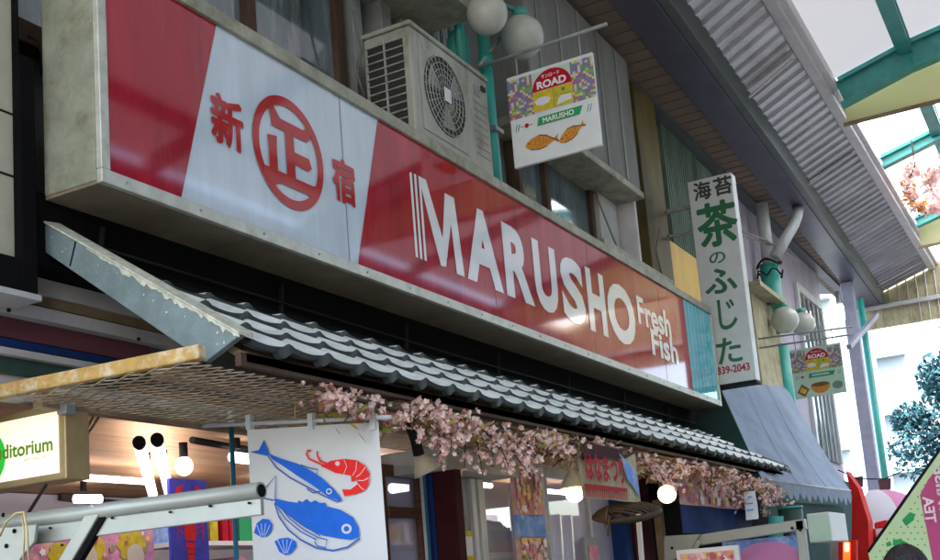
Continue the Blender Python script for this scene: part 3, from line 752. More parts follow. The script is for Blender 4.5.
# expanded metal ceiling
g = MB(); px_, py_ = .056, .058; x0, x1, ya, yb = 2.76, 10.5, 2.46, 3.30; rows = int((yb-ya)/py_); cols = int((x1-x0)/px_)
for r_ in range(rows):
    yy = ya+r_*py_
    for c in range(cols):
        xx = x0+c*px_+(px_/2 if r_ % 2 else 0)
        a = Vector((xx, yy, 2.405)); b = Vector((xx+px_/2, yy+py_, 2.405)); c_ = Vector((xx+px_, yy, 2.405))
        for p_, q_ in ((a, b), (b, c_)): g.bar(p_, q_, .009, .0022)
g.build('mesh_panel', 'mesh', thing('mesh_ceiling', (6, 2.9, 2.4), 'rusty expanded metal mesh ceiling hung under the tiled awning', 'mesh ceiling'))

# ---- fascia strips seen through the gap above the joist
st = thing('shop_fascia', (3, 3.45, 2.4), 'stack of white, brown, purple and blue fascia strips above the open shop front at left', 'fascia')
def strip(py0, py1, pxr, y, m, nm, t_=.06):
    z1_ = W(0, py0, 'y', y).z; z0_ = W(0, py1, 'y', y).z; xr_ = W(pxr, py0+pxr*.22, 'y', y).x
    MB().box((1.2, y, z0_), (xr_, y+t_, z1_)).build(nm, m, st, bevel=.003)
YS = 3.42
strip(262, 285, 175, YS, 'white_strip', 'white_board')
strip(285.5, 297, 178, YS+.02, 'frame_brown', 'brown_board')
strip(297.5, 311, 182, YS-.02, 'white_strip', 'white_board')
strip(311.5, 336, 150, YS+.03, 'purple_tile', 'purple_board')
strip(336.5, 345, 130, YS+.02, 'blue_strip', 'blue_board')
strip(345.5, 353, 128, YS, 'white_strip', 'white_board')
strip(353.5, 372, 120, YS+.03, 'green_dark', 'green_board')
strip(372.5, 398, 330, YS+.05, 'wall_light', 'pale_board')
zz = W(60, 265, 'y', 3.46).z
MB().box((1.2, 3.46, W(0, 230, 'y', 3.46).z), (4.0, 3.5, W(0, 262, 'y', 3.46).z+.02)).build('beige_board', 'beige', st)
g = MB()
for px, py in ((9, 312), (139, 341)): c = W(px, py-2, 'y', YS-.025); g.lathe(c, (0, 1, 0), [(.0, -.004), (.008, -.002), (.008, .006)], 12)
g.build('screw', 'blackmetal', st)

# ================================================================== INTERIOR AT LEFT
rm = thing('shop_interior', (5, 5, 0), 'lit shop room with veneer ceiling and pale walls behind the open front', 'shop interior')
MB().box((1.0, 3.5, 2.56), (12, 7.4, 2.60)).build('ceiling', 'veneer', rm)
YB = W(100, 497, 'z', 2.55).y
MB().box((1.0, YB, 0), (13, YB+.1, 2.55)).build('back_wall', 'inner', rm)
MB().box((1.0, 3.5, -.02), (13, YB, .1)).build('floor', 'floor', rm)
MB().bar(W(60, 497, 'y', YB-.03), W(420, 540, 'y', YB-.03), .04, .05).build('ceiling_trim', 'brown', rm)
# tube lights
def tubel(p, q, r, lab, nm='tube_lamp', cap=True, gp=None, mt='tubecol'):
    p, q = Vector(p), Vector(q); t = thing(nm, (p+q)/2, lab, 'lamp', gp); d = (q-p).normalized()
    MB().tube([p+d*.06, q], r, 12).build('tube', mt, t)
    if cap: MB().tube([p, p+d*.07], r*1.05, 14).build('end_cap', 'blackmetal', t)
    MB().bar((p+q)/2+Vector((0, 0, r+.02)), (p+q)/2+Vector((0, 0, r+.09)), .03, .03, (0, 1, 0)).build('hanger', 'blackmetal', t)
tubel(W(139, 442, 'z', 2.44), W(153, 495, 'z', 2.44), .030, 'left one of the paired black-capped tube lamps under the veneer ceiling')
tubel(W(157, 439, 'z', 2.44), W(169, 493, 'z', 2.44), .030, 'right one of the paired black-capped tube lamps under the veneer ceiling')
tubel(W(66, 499, 'z', 2.44), W(101, 499, 'z', 2.44), .03, 'short tube lamp glowing below the lit green and white sign', cap=False)
tubel(W(226, 456, 'z', 2.45), W(248, 459, 'z', 2.45), .03, 'tube lamp glowing just left of the fish banner', cap=False)
for (a, b), lab in zip((((388, 469), (408, 472)), ((388, 489), (408, 486))), ('upper of two glowing tubes standing in for reflections in the brown glass door', 'lower of two glowing tubes standing in for reflections in the brown glass door')):
    tubel(W(*a, 'y', 4.4), W(*b, 'y', 4.4), .04, lab, cap=False)  # glowing tubes behind the door stand in for reflections in its glass
for k, x in enumerate((5.7, 7.3, 8.9)):  # tubes added to brighten the shop behind the glass
    tubel((x, 4.3, 2.46), (x+1.1, 4.3, 2.46), .02, ['added fill tube over the counter behind the glass partition', 'added fill tube over the counter behind the lavender window', 'added fill tube over the far counter by the second maroon pillar'][k], cap=False, mt='tubefill')
for k, x in enumerate((4.2, 6.4)):
    t = tubel((x, 5.2, 2.46), (x+1.2, 5.2, 2.46), .02, ['ceiling tube deep inside the shop behind the fish banner', 'ceiling tube deep inside the shop behind the maroon pillar'][k], cap=False)
MB().tube([W(192, 440, 'z', 2.52), W(262, 452, 'z', 2.52)], .02, 8).build('lighting_track', 'blackmetal', None, 'black lighting track on the veneer ceiling left of the fish banner', 'lighting track')
gs = thing('goods_shelf', (7.5, 5.2, .12), 'white shelf rack of colourful packets seen through the shop glass', 'shelf')
for z in (.9, 1.3, 1.7, 2.05): MB().box((5.6, 5.1, z), (10.5, 5.45, z+.03)).build('shelf_board', 'board_white', gs)
rnd = random.Random(12); pk_ = {}
for z in (1.33, 1.73, 2.08):
    x = 5.65
    while x < 10.4:
        w_ = .06+.10*rnd.random(); m_ = rnd.choice(['p_red', 'p_yellow', 'p_orange', 'board_white', 'p_green', 'pinkp', 'skyp']); pk_.setdefault(m_, MB()).box((x, 5.12+.05*rnd.random(), z+.001), (x+w_, 5.4, z+.12+.14*rnd.random())); x += w_+.02
for m_, mb_ in pk_.items(): mb_.build('packets', m_, gs, kind='stuff')
# clip bulb
bt = thing('bulb_lamp', W(184, 468, 'y', 4.0), 'round white bulb in a black holder above the blue lobster poster', 'lamp')
c = W(184, 466, 'y', 4.0); MB().sphere(c, .045, 20, 1.1).build('bulb', 'bulb_white', bt)
MB().tube([c+Vector((0, 0, .04)), c+Vector((0, 0, .12))], .022, 12).build('holder', 'blackmetal', bt)
# round grey speaker on veneer, with cables
c = W(79, 463, 'y', 4.6); dt = thing('camera_dome', c, 'small round grey dome fixed beside the lit green and white sign', 'dome')
MB().sphere(c, .052, 20).build('dome', 'greypost', dt); MB().box(c+Vector((-.09, -.03, -.03)), c+Vector((-.03, .03, .03))).build('mount', 'pvc', dt)
MB().tube([W(94, 415, 'z', 2.5), W(72, 458, 'z', 2.5)], .006, 6).tube([W(100, 415, 'z', 2.5), W(78, 450, 'z', 2.5)], .006, 6).build('ceiling_cable', 'frame_brown', None, 'two thin brown cables crossing the veneer ceiling above the grey dome', 'cable')
# veneer soffit board hanging behind the mesh (fills the upper part of the view)
# posters
pk = thing('pink_poster', W(85, 560, 'y', 4.9), 'pink and yellow poster on the back of the shop behind the metal arm', 'poster')
a, b = W(20, 515, 'y', 4.9), W(157, 640, 'y', 4.9)
MB().box((a.x, 4.9, b.z-.4), (b.x, 4.93, a.z)).build('sheet', 'pinkp', pk)
g = MB()
for px, py, rr in ((92, 545, .10), (132, 540, .11), (60, 550, .08)):
    c = W(px, py, 'y', 4.897); g.face([(c.x+rr*math.cos(6.28*i/18)*(1+.15*math.sin(i*3)), 4.896, c.z-.03+rr*.9*math.sin(6.28*i/18)) for i in range(18)])
g.build('yellow_shapes', 'p_yellow', pk)
g = MB()
for px, py in ((88, 557), (136, 556)):
    c = W(px, py, 'y', 4.89); g.face([(c.x+.07*math.cos(6.28*i/18), 4.892, c.z+.07*math.sin(6.28*i/18)) for i in range(18)])
g.build('pale_shapes', 'shade', pk)
bp = thing('blue_poster', W(190, 560, 'y', 4.6), 'blue poster with a red lobster hanging behind the metal arm', 'poster')
a, b = W(169, 478, 'y', 4.6), W(212, 620, 'y', 4.6)
MB().box((a.x, 4.6, b.z-.2), (b.x, 4.62, a.z)).build('sheet', 'bluep', bp)
cx_, cz_ = (a.x+b.x)/2, W(188, 520, 'y', 4.6).z
g = MB()
g.face([(cx_+u*.05, 4.597, cz_+v) for u, v in ((-.9, -.12), (.9, -.12), (1.0, 0), (.8, .08), (.3, .13), (-.3, .13), (-.8, .08), (-1.0, 0))])
for s_ in (-1, 1):
    g.ribbon([(cx_+s_*.045, 4.596, cz_+.06), (cx_+s_*.10, 4.596, cz_+.10), (cx_+s_*.09, 4.596, cz_+.17), (cx_+s_*.05, 4.596, cz_+.20)], [.015, .02, .05, .01], (0, -1, 0))
    for k in range(3): g.ribbon([(cx_+s_*.05, 4.596, cz_-.02-.03*k), (cx_+s_*.10, 4.596, cz_-.03*k), (cx_+s_*.11, 4.596, cz_-.05-.03*k)], .007, (0, -1, 0))
for k in range(5): g.face([(cx_-.04+.005*k, 4.5965, cz_-.13-.035*k), (cx_+.04-.005*k, 4.5965, cz_-.13-.035*k), (cx_+.035-.005*k, 4.5965, cz_-.16-.035*k), (cx_-.035+.005*k, 4.5965, cz_-.16-.035*k)])
g.build('lobster_print', 'print_red', bp)
# shelf of goods at the bottom left
sh = thing('display_shelf', W(150, 560, 'y', 3.9), 'pale shelf edge with small coloured packs at the bottom left', 'shelf')
a, b = W(84, 556, 'y', 3.9), W(215, 549, 'y', 3.9)
MB().box((a.x, 3.9, 1.70), (b.x, 4.1, 1.73)).build('shelf', 'p_mint', sh)
for k in range(9):
    x = a.x+.03+k*(b.x-a.x-.1)/9; MB().box((x, 3.93, 1.60), (x+.05, 4.05, 1.69)).build('pack', ['p_red', 'p_yellow', 'p_orange', 'board_white'][k % 4], sh, bevel=.004)

# lit perpendicular sign
ls = thing('lightbox_sign', (3.05, 3.6, 2.13), 'lit cream sign with green disc and lettering in a tan frame at left edge', 'sign')
xa = 3.0; yR = 3.275; yL = 4.15; z0_, z1_ = 2.135, 2.40
MB().box((xa+.004, yR, z0_), (xa+.12, yL, z1_+.02)).build('frame', 'gold', ls, bevel=.006)
MB().box((xa, yR+.035, z0_+.025), (xa+.0035, yL-.02, z1_-.01)).build('face', 'lightbox', ls)
c_ = W(-13, 459, 'x', xa); g = MB()
g.face([(xa-.001, c_.y+.105*math.cos(6.2832*i/40), c_.z+.105*math.sin(6.2832*i/40)) for i in range(40)]).build('disc', 'lb_green', ls)
ta, tb_ = W(-15, 461, 'x', xa-.002), W(53, 451, 'x', xa-.002)
text_part('lettering', 'Auditorium', (xa-.002, ta.y, 2.245), UMY, UZ, ta.y-tb_.y, .055, 'lb_text', ls, .025, .001)
text_part('small_lettering', 'ART GALLERY', (xa-.002, W(24, 458, 'x', xa).y, 2.222), UMY, UZ, W(24, 458, 'x', xa).y-W(50, 458, 'x', xa).y, .012, 'lb_grey', ls, 0, .001)
MB().box((xa-.02, yR-.03, 2.37), (xa+.03, yR+.02, 2.42)).build('clamp', 'greypost', ls, bevel=.006)
MB().tube([W(46, 485, 'x', 2.9), W(24, 520, 'x', 2.7), W(22, 548, 'x', 2.6)], .006, 8).build('stay_rod', 'blackmetal', ls)

# ---- awning arm (metal channel) in front
ar = thing('awning_arm', (2.5, 2.5, 1.8), 'pale grey bolted metal awning arm with a round top rail crossing the lower left', 'awning arm')
pA, pB = W(-90, 530, 'x', 2.5), W(261, 484, 'x', 2.5)
MB().tube([pA+Vector((0, 0, -.018)), pB+Vector((0, 0, -.018))], .024, 20).build('round_rail', 'armgrey', ar)
g = MB(); e = pB+Vector((0, 0, -.018)); g.lathe(e, (pB-pA), [(.0, .0005), (.018, .001)], 20); g.build('rail_opening', 'black', ar)
MB().hexa([pA+Vector((-.006, 0, -.10)), pB+Vector((-.006, 0, -.085)), pB+Vector((.01, 0, -.085)), pA+Vector((.01, 0, -.10))], [pA+Vector((-.006, 0, -.038)), pB+Vector((-.006, 0, -.038)), pB+Vector((.01, 0, -.038)), pA+Vector((.01, 0, -.038))]).build('flange', 'armgrey', ar, bevel=.003)
d1, d2 = W(97, 508, 'x', 2.485), W(52, 585, 'x', 2.485)
MB().bar(d1, d2, .045, .012, (1, 0, 0)).build('strut', 'armgrey', ar, bevel=.003)
MB().bar(d1+Vector((.012, -.035, -.01)), d2+Vector((.012, -.035, -.01)), .02, .02, (1, 0, 0)).build('strut_shadow_bar', 'black', ar)  # black bar beside the strut paints its shadow
g = MB()
for px, py in ((248, 497), (236, 499), (249, 503), (210, 506), (188, 505), (170, 512), (143, 511), (112, 518), (93, 514), (84, 517), (50, 528), (62, 545)):
    g.lathe(W(px, py, 'x', 2.488), (-1, 0, 0), [(.0035, -.004), (.0035, .003), (0, .004)], 8)
g.build('bolts', 'blackmetal', ar)
# end bracket with slots
g = MB(); g.prism([W(a, b, 'x', 2.44) for a, b in ((-40, 528), (10, 527), (36, 524), (34, 542), (22, 556), (10, 575), (-40, 600))], (.012, 0, 0)); g.build('end_bracket', 'armgrey', ar, bevel=.003)
g = MB()
for px, py in ((14, 531), (6, 546), (3, 515)): g.lathe(W(px, py, 'x', 2.437), (-1, 0, 0), [(.007, -.002), (.007, .001), (0, .0012)], 12)
g.build('slot', 'black', ar)
wr_ = MB()
wr_.tube([W(0, 536, 'x', 2.4), W(6, 522, 'x', 2.4), W(16, 513, 'x', 2.4), W(24, 512, 'x', 2.4), W(27, 530, 'x', 2.4), W(30, 580, 'x', 2.4)], .0035, 8)
wr_.tube([W(22, 512, 'x', 2.41), W(24, 535, 'x', 2.41), W(23, 580, 'x', 2.41)], .003, 8)
wr_.build('wire_loop', 'gold', ar)

# ---- blue pole with pale top joint
bp_ = thing('blue_pole', W(235, 560, 'x', 3.9), 'thin blue pole with a white joint just left of the fish banner', 'pole')
pt, pb = W(231, 419, 'x', 3.9), W(235.5, 600, 'x', 3.9)
MB().tube([pt, Vector((pb.x, pb.y, .12))], .011, 12).build('pole', 'bluepole', bp_)
MB().tube([pt+Vector((0, 0, -.02)), pt+Vector((0, 0, .05))], .017, 12).build('joint', 'pvc', bp_)

# ================================================================== FISH BANNER
BX = 3.75
fb_ = thing('fish_banner', (BX, 2.68, 1.3), 'white cloth banner printed with two blue fish, a red shrimp and shells', 'banner')
def bw(y, z): return .008*math.sin(y*11+1)*(.3+(2.33-z)*.8)+.002*math.sin(y*24+z*5)
yl, yr, zt_ = W(247, 432, 'x', BX).y, W(378, 420, 'x', BX).y, W(247, 430, 'x', BX).z
zt2 = W(378, 422, 'x', BX).z
def bpos(u, v, off=0):
    y = yl+(yr-yl)*u; zt = zt_+(zt2-zt_)*u; z = zt+(1.35-zt)*v; return Vector((BX+bw(y, z)-off, y, z))
MB().grid(lambda u, v: bpos(u, v), 60, 40).build('cloth', 'cloth', fb_)
def bpx(px, py, off=.010):
    p = W(px, py, 'x', BX); return Vector((BX+bw(p.y, p.z)-off, p.y, p.z))
def z8(X, Y): return (200+X/2.946, 370+Y/2.946)
def bpoly(mb, pts, off=.010): mb.face([bpx(*z8(a, b), off) for a, b in pts])
def bline(mb, pts, w, off=.012): mb.ribbon([bpx(*z8(a, b), off) for a, b in pts], w, (-1, 0, 0))
g = MB()
bpoly(g, [(205, 246), (245, 262), (290, 276), (330, 296), (330, 336), (290, 312), (250, 284), (215, 262)])
bpoly(g, [(330, 296), (365, 318), (400, 350), (423, 380), (415, 386), (385, 374), (355, 352), (330, 336)], .0101)
bpoly(g, [(150, 242), (176, 236), (192, 206), (207, 246), (205, 254)], .0102)
bpoly(g, [(222, 378), (265, 388), (320, 394), (320, 468), (285, 446), (255, 422), (226, 396)])
bpoly(g, [(320, 394), (375, 400), (420, 412), (420, 497), (370, 488), (320, 468)], .0101)
bpoly(g, [(420, 412), (455, 434), (472, 464), (474, 492), (450, 500), (420, 497)], .0102)
bpoly(g, [(292, 384), (306, 389), (318, 380), (332, 390), (346, 384), (360, 392), (376, 391), (380, 402), (292, 394)], .0104)
for s_ in (0,):
    bpoly(g, [(162, 480), (170, 452), (188, 438), (206, 440), (217, 456), (214, 474), (200, 490), (184, 492)])
    bpoly(g, [(222, 505), (238, 496), (262, 494), (284, 504), (286, 520), (270, 540), (254, 546), (236, 536)])
g.build('fish_print', 'print_blue', fb_)
g = MB()
bline(g, [(205, 254), (230, 288), (270, 318), (320, 344), (370, 370), (410, 388), (424, 384)], .006)
bline(g, [(300, 280), (325, 288), (354, 294), (350, 308)], .005)
bline(g, [(320, 350), (340, 362), (362, 358)], .006)
bline(g, [(224, 392), (236, 432), (262, 470), (300, 500), (350, 524), (400, 532), (440, 522), (476, 496)], .007)
bline(g, [(190, 356), (228, 312), (226, 378)], .006); bline(g, [(190, 356), (192, 378), (222, 384)], .006)
for k in range(3): bline(g, [(232+k*12, 404+k*4), (256+k*12, 440-k*2), (300+k*10, 476-k*6), (350+k*6, 500-k*6)], .005)
bline(g, [(345, 505), (352, 518), (378, 524), (382, 500), (350, 492)], .005)
g.build('fish_outline', 'print_line', fb_)
g = MB()
for cx0, cy0, r_ in ((388, 358, 9), (438, 468, 15)):
    bpoly(g, [(cx0+r_*math.cos(6.28*i/16), cy0+r_*math.sin(6.28*i/16)) for i in range(16)], .0125)
for k in range(4): bline(g, [(184+4*k, 488), (172+13*k, 450+abs(k-1.5)*4)], .003, .0125)
for k in range(4): bline(g, [(250+3*k, 540), (232+14*k, 500)], .003, .0125)
g.build('fish_eye', 'cloth', fb_)
g = MB()
for cx0, cy0, r_ in ((388, 358, 5), (438, 468, 8)): bpoly(g, [(cx0+r_*math.cos(6.28*i/12), cy0+r_*math.sin(6.28*i/12)) for i in range(12)], .0135)
g.build('fish_pupil', 'print_blue', fb_)
g = MB()
bpoly(g, [(362, 284), (392, 268), (430, 262), (430, 308), (405, 304), (385, 294)])
bpoly(g, [(430, 262), (465, 266), (490, 282), (466, 322), (450, 312), (430, 308)], .0101)
bpoly(g, [(490, 282), (503, 305), (500, 338), (468, 336), (466, 322)], .0102)
bpoly(g, [(500, 338), (488, 356), (462, 366), (430, 372), (424, 352), (448, 352), (468, 336)], .0103)
bpoly(g, [(448, 306), (450, 330), (462, 326), (466, 310)], .0104)
bline(g, [(372, 282), (345, 270), (326, 262), (318, 248), (322, 238), (332, 238)], .008)
bline(g, [(380, 276), (360, 268), (352, 252), (352, 240)], .008)
g.build('shrimp_print', 'print_red', fb_)
g = MB()
for P_ in ([(430, 264), (438, 284), (430, 306)], [(466, 270), (464, 296), (454, 312)], [(492, 286), (478, 306), (464, 316)], [(502, 318), (486, 326), (470, 326)], [(488, 354), (478, 346), (470, 336)]):
    bline(g, P_, .003, .0125)
bpoly(g, [(412+7*math.cos(6.28*i/12), 276+7*math.sin(6.28*i/12)) for i in range(12)], .0125)
g.build('shrimp_lines', 'cloth', fb_)
ra, rb2 = W(203, 426, 'x', BX), W(391, 417, 'x', BX)
MB().tube([ra, rb2], .009, 10).build('rod', 'pvc', fb_)
for px in (250, 312, 374):
    p_ = bpx(px, 425+(375-px)*.0, 0); MB().box((BX-.014, p_.y-.012, p_.z-.02), (BX+.014, p_.y+.012, p_.z+.045)).build('loop', 'cloth', fb_)
bot = W(380, 552, 'x', BX).z
MB().grid(lambda u, v: bpos(u, (zt_-bot+.01+v*.12)/(zt_-1.35), .010), 50, 1).build('hem_stripe', 'print_blue', fb_)

# ================================================================== SHOP FRONT (centre)
def fpx(px, py, y): return W(px, py, 'y', y)
door = thing('glass_door', (5.0, 3.3, .12), 'brown framed glass door with pale reflections left of the maroon pillar', 'door')
xa, xb = fpx(381, 500, 3.3).x, fpx(425, 500, 3.3).x
g = MB(); g.box((xa-.03, 3.28, .12), (xa+.03, 3.34, 2.32)).box((xb-.10, 3.28, .12), (xb, 3.34, 2.32)).box((xa+.03, 3.28, 2.26), (xb-.10, 3.34, 2.32)).box((xa+.03, 3.28, .12), (xb-.10, 3.34, .35))
g.build('frame', 'brownbeam', door, bevel=.004)
zr = fpx(400, 511, 3.28).z
MB().box((xa+.03, 3.27, zr-.035), (xb-.10, 3.35, zr+.02)).build('rail', 'brownbeam', door, bevel=.004)
MB().box((xa+.03, 3.31, .35), (xb-.10, 3.318, zr-.035)).box((xa+.03, 3.31, zr+.02), (xb-.10, 3.318, 2.26)).build('pane', 'lavglass', door)
pl = thing('maroon_pillar', (5.6, 3.1, .12), 'maroon pillar with blue vertical stripes beside the brown glass door', 'pillar')
PXL = 5.35
pya, pyb = W(456, 500, 'x', PXL).y, W(434, 500, 'x', PXL).y; pyc = W(418, 500, 'x', PXL).y
MB().box((PXL, pya, .12), (PXL+.08, pyb, 2.40)).build('post', 'maroon', pl, bevel=.006)
for k, m_ in enumerate(('blue_strip', 'navyp', 'bluepole', 'pvc')):
    w_ = (pyc-pyb)/4; MB().box((PXL+.01*k, pyb+.002+k*w_, .12), (PXL+.2, pyb+(k+1)*w_-.002, 2.32)).build('stripe', m_, pl)
hb = thing('header_box', (6, 3.1, 2.3), 'pale grey boxed lintel above the glass panels right of the maroon pillar', 'lintel')
a = fpx(447, 468, 2.95); b = fpx(520, 470, 2.95)
MB().box((a.x, 2.95, 2.26), (b.x+.0, 3.5, 2.385)).build('box', 'wall_light', hb, bevel=.008)
gp = thing('glass_partition', (6.2, 3.15, .12), 'glass partition in pale metal frames under the grey boxed lintel', 'partition')
g = MB()
for px, w_ in ((452, .04), (471, .05), (478, .07), (516, .04)):
    xx = fpx(px, 520, 3.1).x; g.box((xx, 3.08, .12), (xx+w_, 3.14, 2.25))
g.build('frame', 'pvc', gp, bevel=.004)
xx0, xx1 = fpx(455, 520, 3.1).x, fpx(515, 520, 3.1).x
MB().box((xx0, 3.105, .12), (xx1, 3.113, 2.25)).build('pane', 'greyglass', gp)
MB().box((fpx(459, 520, 3.2).x, 3.18, 1.2), (fpx(470, 520, 3.2).x, 3.22, 2.25)).build('timber_post', 'brownbeam', gp)
MB().box((fpx(452, 520, 3.2).x, 3.19, fpx(460, 512, 3.2).z-.04), (fpx(470, 520, 3.2).x, 3.21, fpx(460, 512, 3.2).z+.03)).build('timber_rail', 'brownbeam', gp)
a, b = fpx(463, 531, 3.06), fpx(472, 556, 3.06)
MB().box((a.x, 3.05, b.z-.1), (b.x, 3.062, a.z)).build('notice', 'board_white', gp)
MB().box((a.x, 3.045, a.z-.03), (b.x, 3.0495, a.z)).box((a.x, 3.045, b.z-.05), (b.x, 3.0495, b.z)).build('notice_print', 'p_yellow', gp)
cb = thing('dark_cabinet', fpx(497, 556, 3.4), 'black counter cabinet seen through the glass partition', 'cabinet')
a, b = fpx(480, 530, 3.4), fpx(517, 552, 3.4)
MB().box((a.x, 3.4, b.z), (b.x, 3.8, a.z)).build('body', 'blackmetal', cb, bevel=.006)
MB().box((a.x-.1, 3.36, b.z-.04), (b.x+.05, 3.8, b.z-.002)).build('counter_top', 'p_mint', cb)
MB().box((a.x, 3.42, .12), (b.x, 3.78, b.z-.042)).build('base', 'wall_light', cb)
g = MB(); rnd = random.Random(2)
for k in range(9): c = Vector((a.x+.08+k*(b.x-a.x-.1)/9, 3.5, a.z+.03)); g.sphere(c, .035+.015*rnd.random(), 10)
g.build('bowls', 'greypost', cb)
# poster column with blossoms and blue band
sp = thing('blossom_poster', fpx(531, 560, 3.0), 'tall poster with pink blossoms over a blue sky band right of the glass partition', 'poster')
a, b = fpx(518, 520, 3.0), fpx(545, 520, 3.0); zA = fpx(530, 470, 3.0).z; zB = fpx(530, 515, 3.0).z; zC = fpx(530, 537, 3.0).z
MB().box((a.x, 3.0, zB), (b.x, 3.03, zA)).build('upper_sheet', 'springp', sp)
MB().box((a.x, 3.0, zC), (b.x, 3.03, zB-.002)).build('blue_band', 'skyp', sp)
MB().box((a.x, 3.0, 1.2), (b.x, 3.03, zC-.002)).build('lower_sheet', 'springp', sp)
g = MB(); c = fpx(530, 553, 2.99); g.face([(c.x+.10*math.cos(6.28*i/20), 2.995, c.z-.03+.07*math.sin(6.28*i/20)) for i in range(20)]); g.build('orange_shape', 'p_orange', sp)
# lavender display window
dw = thing('display_window', fpx(600, 560, 3.1), 'pale lavender display window with hanging film strips behind the round basket', 'window')
a, b = fpx(546, 500, 3.1), fpx(632, 510, 3.1)
g = MB(); g.box((a.x, 3.1, .12), (a.x+.04, 3.16, 2.38)).box((b.x-.05, 3.1, .12), (b.x, 3.16, 2.38)).box((a.x+.04, 3.1, 2.32), (b.x-.05, 3.16, 2.38))
xm = fpx(590, 520, 3.1).x; g.box((xm, 3.1, .12), (xm+.04, 3.16, 2.32)); g.build('frame', 'pvc', dw, bevel=.004)
MB().box((a.x+.04, 3.125, .12), (xm, 3.135, 2.32)).box((xm+.04, 3.125, .12), (b.x-.05, 3.135, 2.32)).build('pane', 'lavglass', dw)
g = MB()
for k in range(7):
    x = a.x+.1+k*(b.x-a.x-.2)/7; g.grid(lambda u, v: (x+.14*u, 3.3+.02*math.sin(u*6+v*3), 2.1-1.1*v), 6, 8)
g.build('film_strip', 'whitecloth', dw)
g = MB(); a2, b2 = fpx(583, 537, 3.06), fpx(602, 580, 3.06); g.box((a2.x, 3.05, b2.z), (b2.x, 3.08, a2.z)); g.build('small_case', 'greypost', dw, bevel=.004)
g = MB(); g.box((a2.x+.05, 3.045, b2.z), (b2.x-.05, 3.0495, a2.z-.06)); g.build('case_print', 'pinkp', dw)
# second maroon pillar and dark recess with posters
p2 = thing('maroon_pillar', fpx(642, 560, 3.0), 'maroon pillar standing behind the round basket and warm bulb lamp', 'pillar')
a, b = fpx(634, 530, 3.0), fpx(653, 530, 3.0)
MB().box((a.x, 3.0, .12), (b.x, 3.4, 2.44)).build('post', 'maroon', p2, bevel=.006)
MB().box((a.x-.14, 3.02, .12), (a.x-.003, 3.3, 2.4)).build('stripe', 'blue_strip', p2)
MB().bar(fpx(638, 512, 2.8), fpx(643, 575, 2.8), .03, .03).build('white_cord', 'board_white', p2)
MB().box((13.66, 3.40, .12), (19.6, 3.49, 2.9)).build('awning_shade_board', 'darkgreen', lc)  # dark board added to paint the shade under the canvas awning
dk = thing('dark_recess', (10, 3.4, .12), 'dark unlit shop opening behind the blossom banner', 'shop interior')
x0_, x1_ = fpx(653, 530, 3.2).x, 12.6
MB().box((x0_+.02, 3.35, .12), (13.6, 3.58, 2.6)).build('back_board', 'black', dk)  # black board paints the unlit depth of the opening
MB().bar(fpx(657, 500, 2.95), Vector((fpx(657, 500, 2.95).x, 2.95, .12)), .06, .06, (0, 1, 0)).build('side_post', 'frame_brown', dk)
# ---- blossom banner
bb = thing('blossom_banner', fpx(710, 532, 2.62), 'wide banner with pink blossoms above and deep blue below, hung in the dark opening', 'banner')
a, b = fpx(676, 470, 2.62), fpx(748, 482, 2.62); zt = fpx(700, 458, 2.62).z; zm = fpx(690, 505, 2.62).z; zb = fpx(690, 533, 2.62).z
MB().grid(lambda u, v: (a.x+(b.x-a.x)*u, 2.62+.01*math.sin(u*14), zm+(zt-zm)*v), 20, 2).build('upper_cloth', 'springp', bb)
MB().grid(lambda u, v: (a.x+(b.x-a.x)*u, 2.62+.01*math.sin(u*14), zb+(zm-.002-zb)*v), 20, 2).build('lower_cloth', 'navyp', bb)
# festival cloth
fc = thing('festival_banner', fpx(612, 500, 2.36), 'small white cloth with crimson hiragana writing over a red line, half hidden by blossoms', 'banner')
a, b = fpx(580, 470, 2.36), fpx(637, 480, 2.36); zt = fpx(610, 448, 2.36).z; zb = fpx(610, 500, 2.36).z
MB().grid(lambda u, v: (a.x+(b.x-a.x)*u, 2.36+.008*math.sin(u*11+v), zb+(zt-zb)*v), 24, 4).build('cloth', 'fest_cloth', fc)
MB().face([(a.x+.01, 2.346, zb+.05), (b.x-.22, 2.346, zb+.05), (b.x-.22, 2.346, zb+.075), (a.x+.01, 2.346, zb+.075)]).build('red_line', 'p_red', fc)
g = MB()
for k in range(22): x = a.x+.02+k*(b.x-.24-a.x)/22; g.face([(x, 2.3455, zb+.005), (x+.014, 2.3455, zb+.005), (x+.014, 2.3455, zb+.045), (x, 2.3455, zb+.045)])
g.build('red_fringe', 'p_red', fc)
text_part('lettering', 'はなまつり', (a.x+.02, 2.338, zb+.10), UX, UZ, (b.x-a.x)*.66, (zt-zb)*.46, 'p_red', fc, .05, .004)
MB().face([(b.x-.30, 2.344, zt-.02), (b.x-.05, 2.344, zt-.12), (b.x-.02, 2.344, zb+.02), (b.x-.14, 2.344, zb+.10), (b.x-.20, 2.344, zt-.18)]).build('blue_swash', 'skyp', fc)
MB().face([(a.x+.0, 2.345, zt-.10), (b.x-.2, 2.345, zt-.05), (b.x-.0, 2.345, zt-.0), (a.x+.0, 2.345, zt-.0)]).build('red_header', 'maroon', fc)

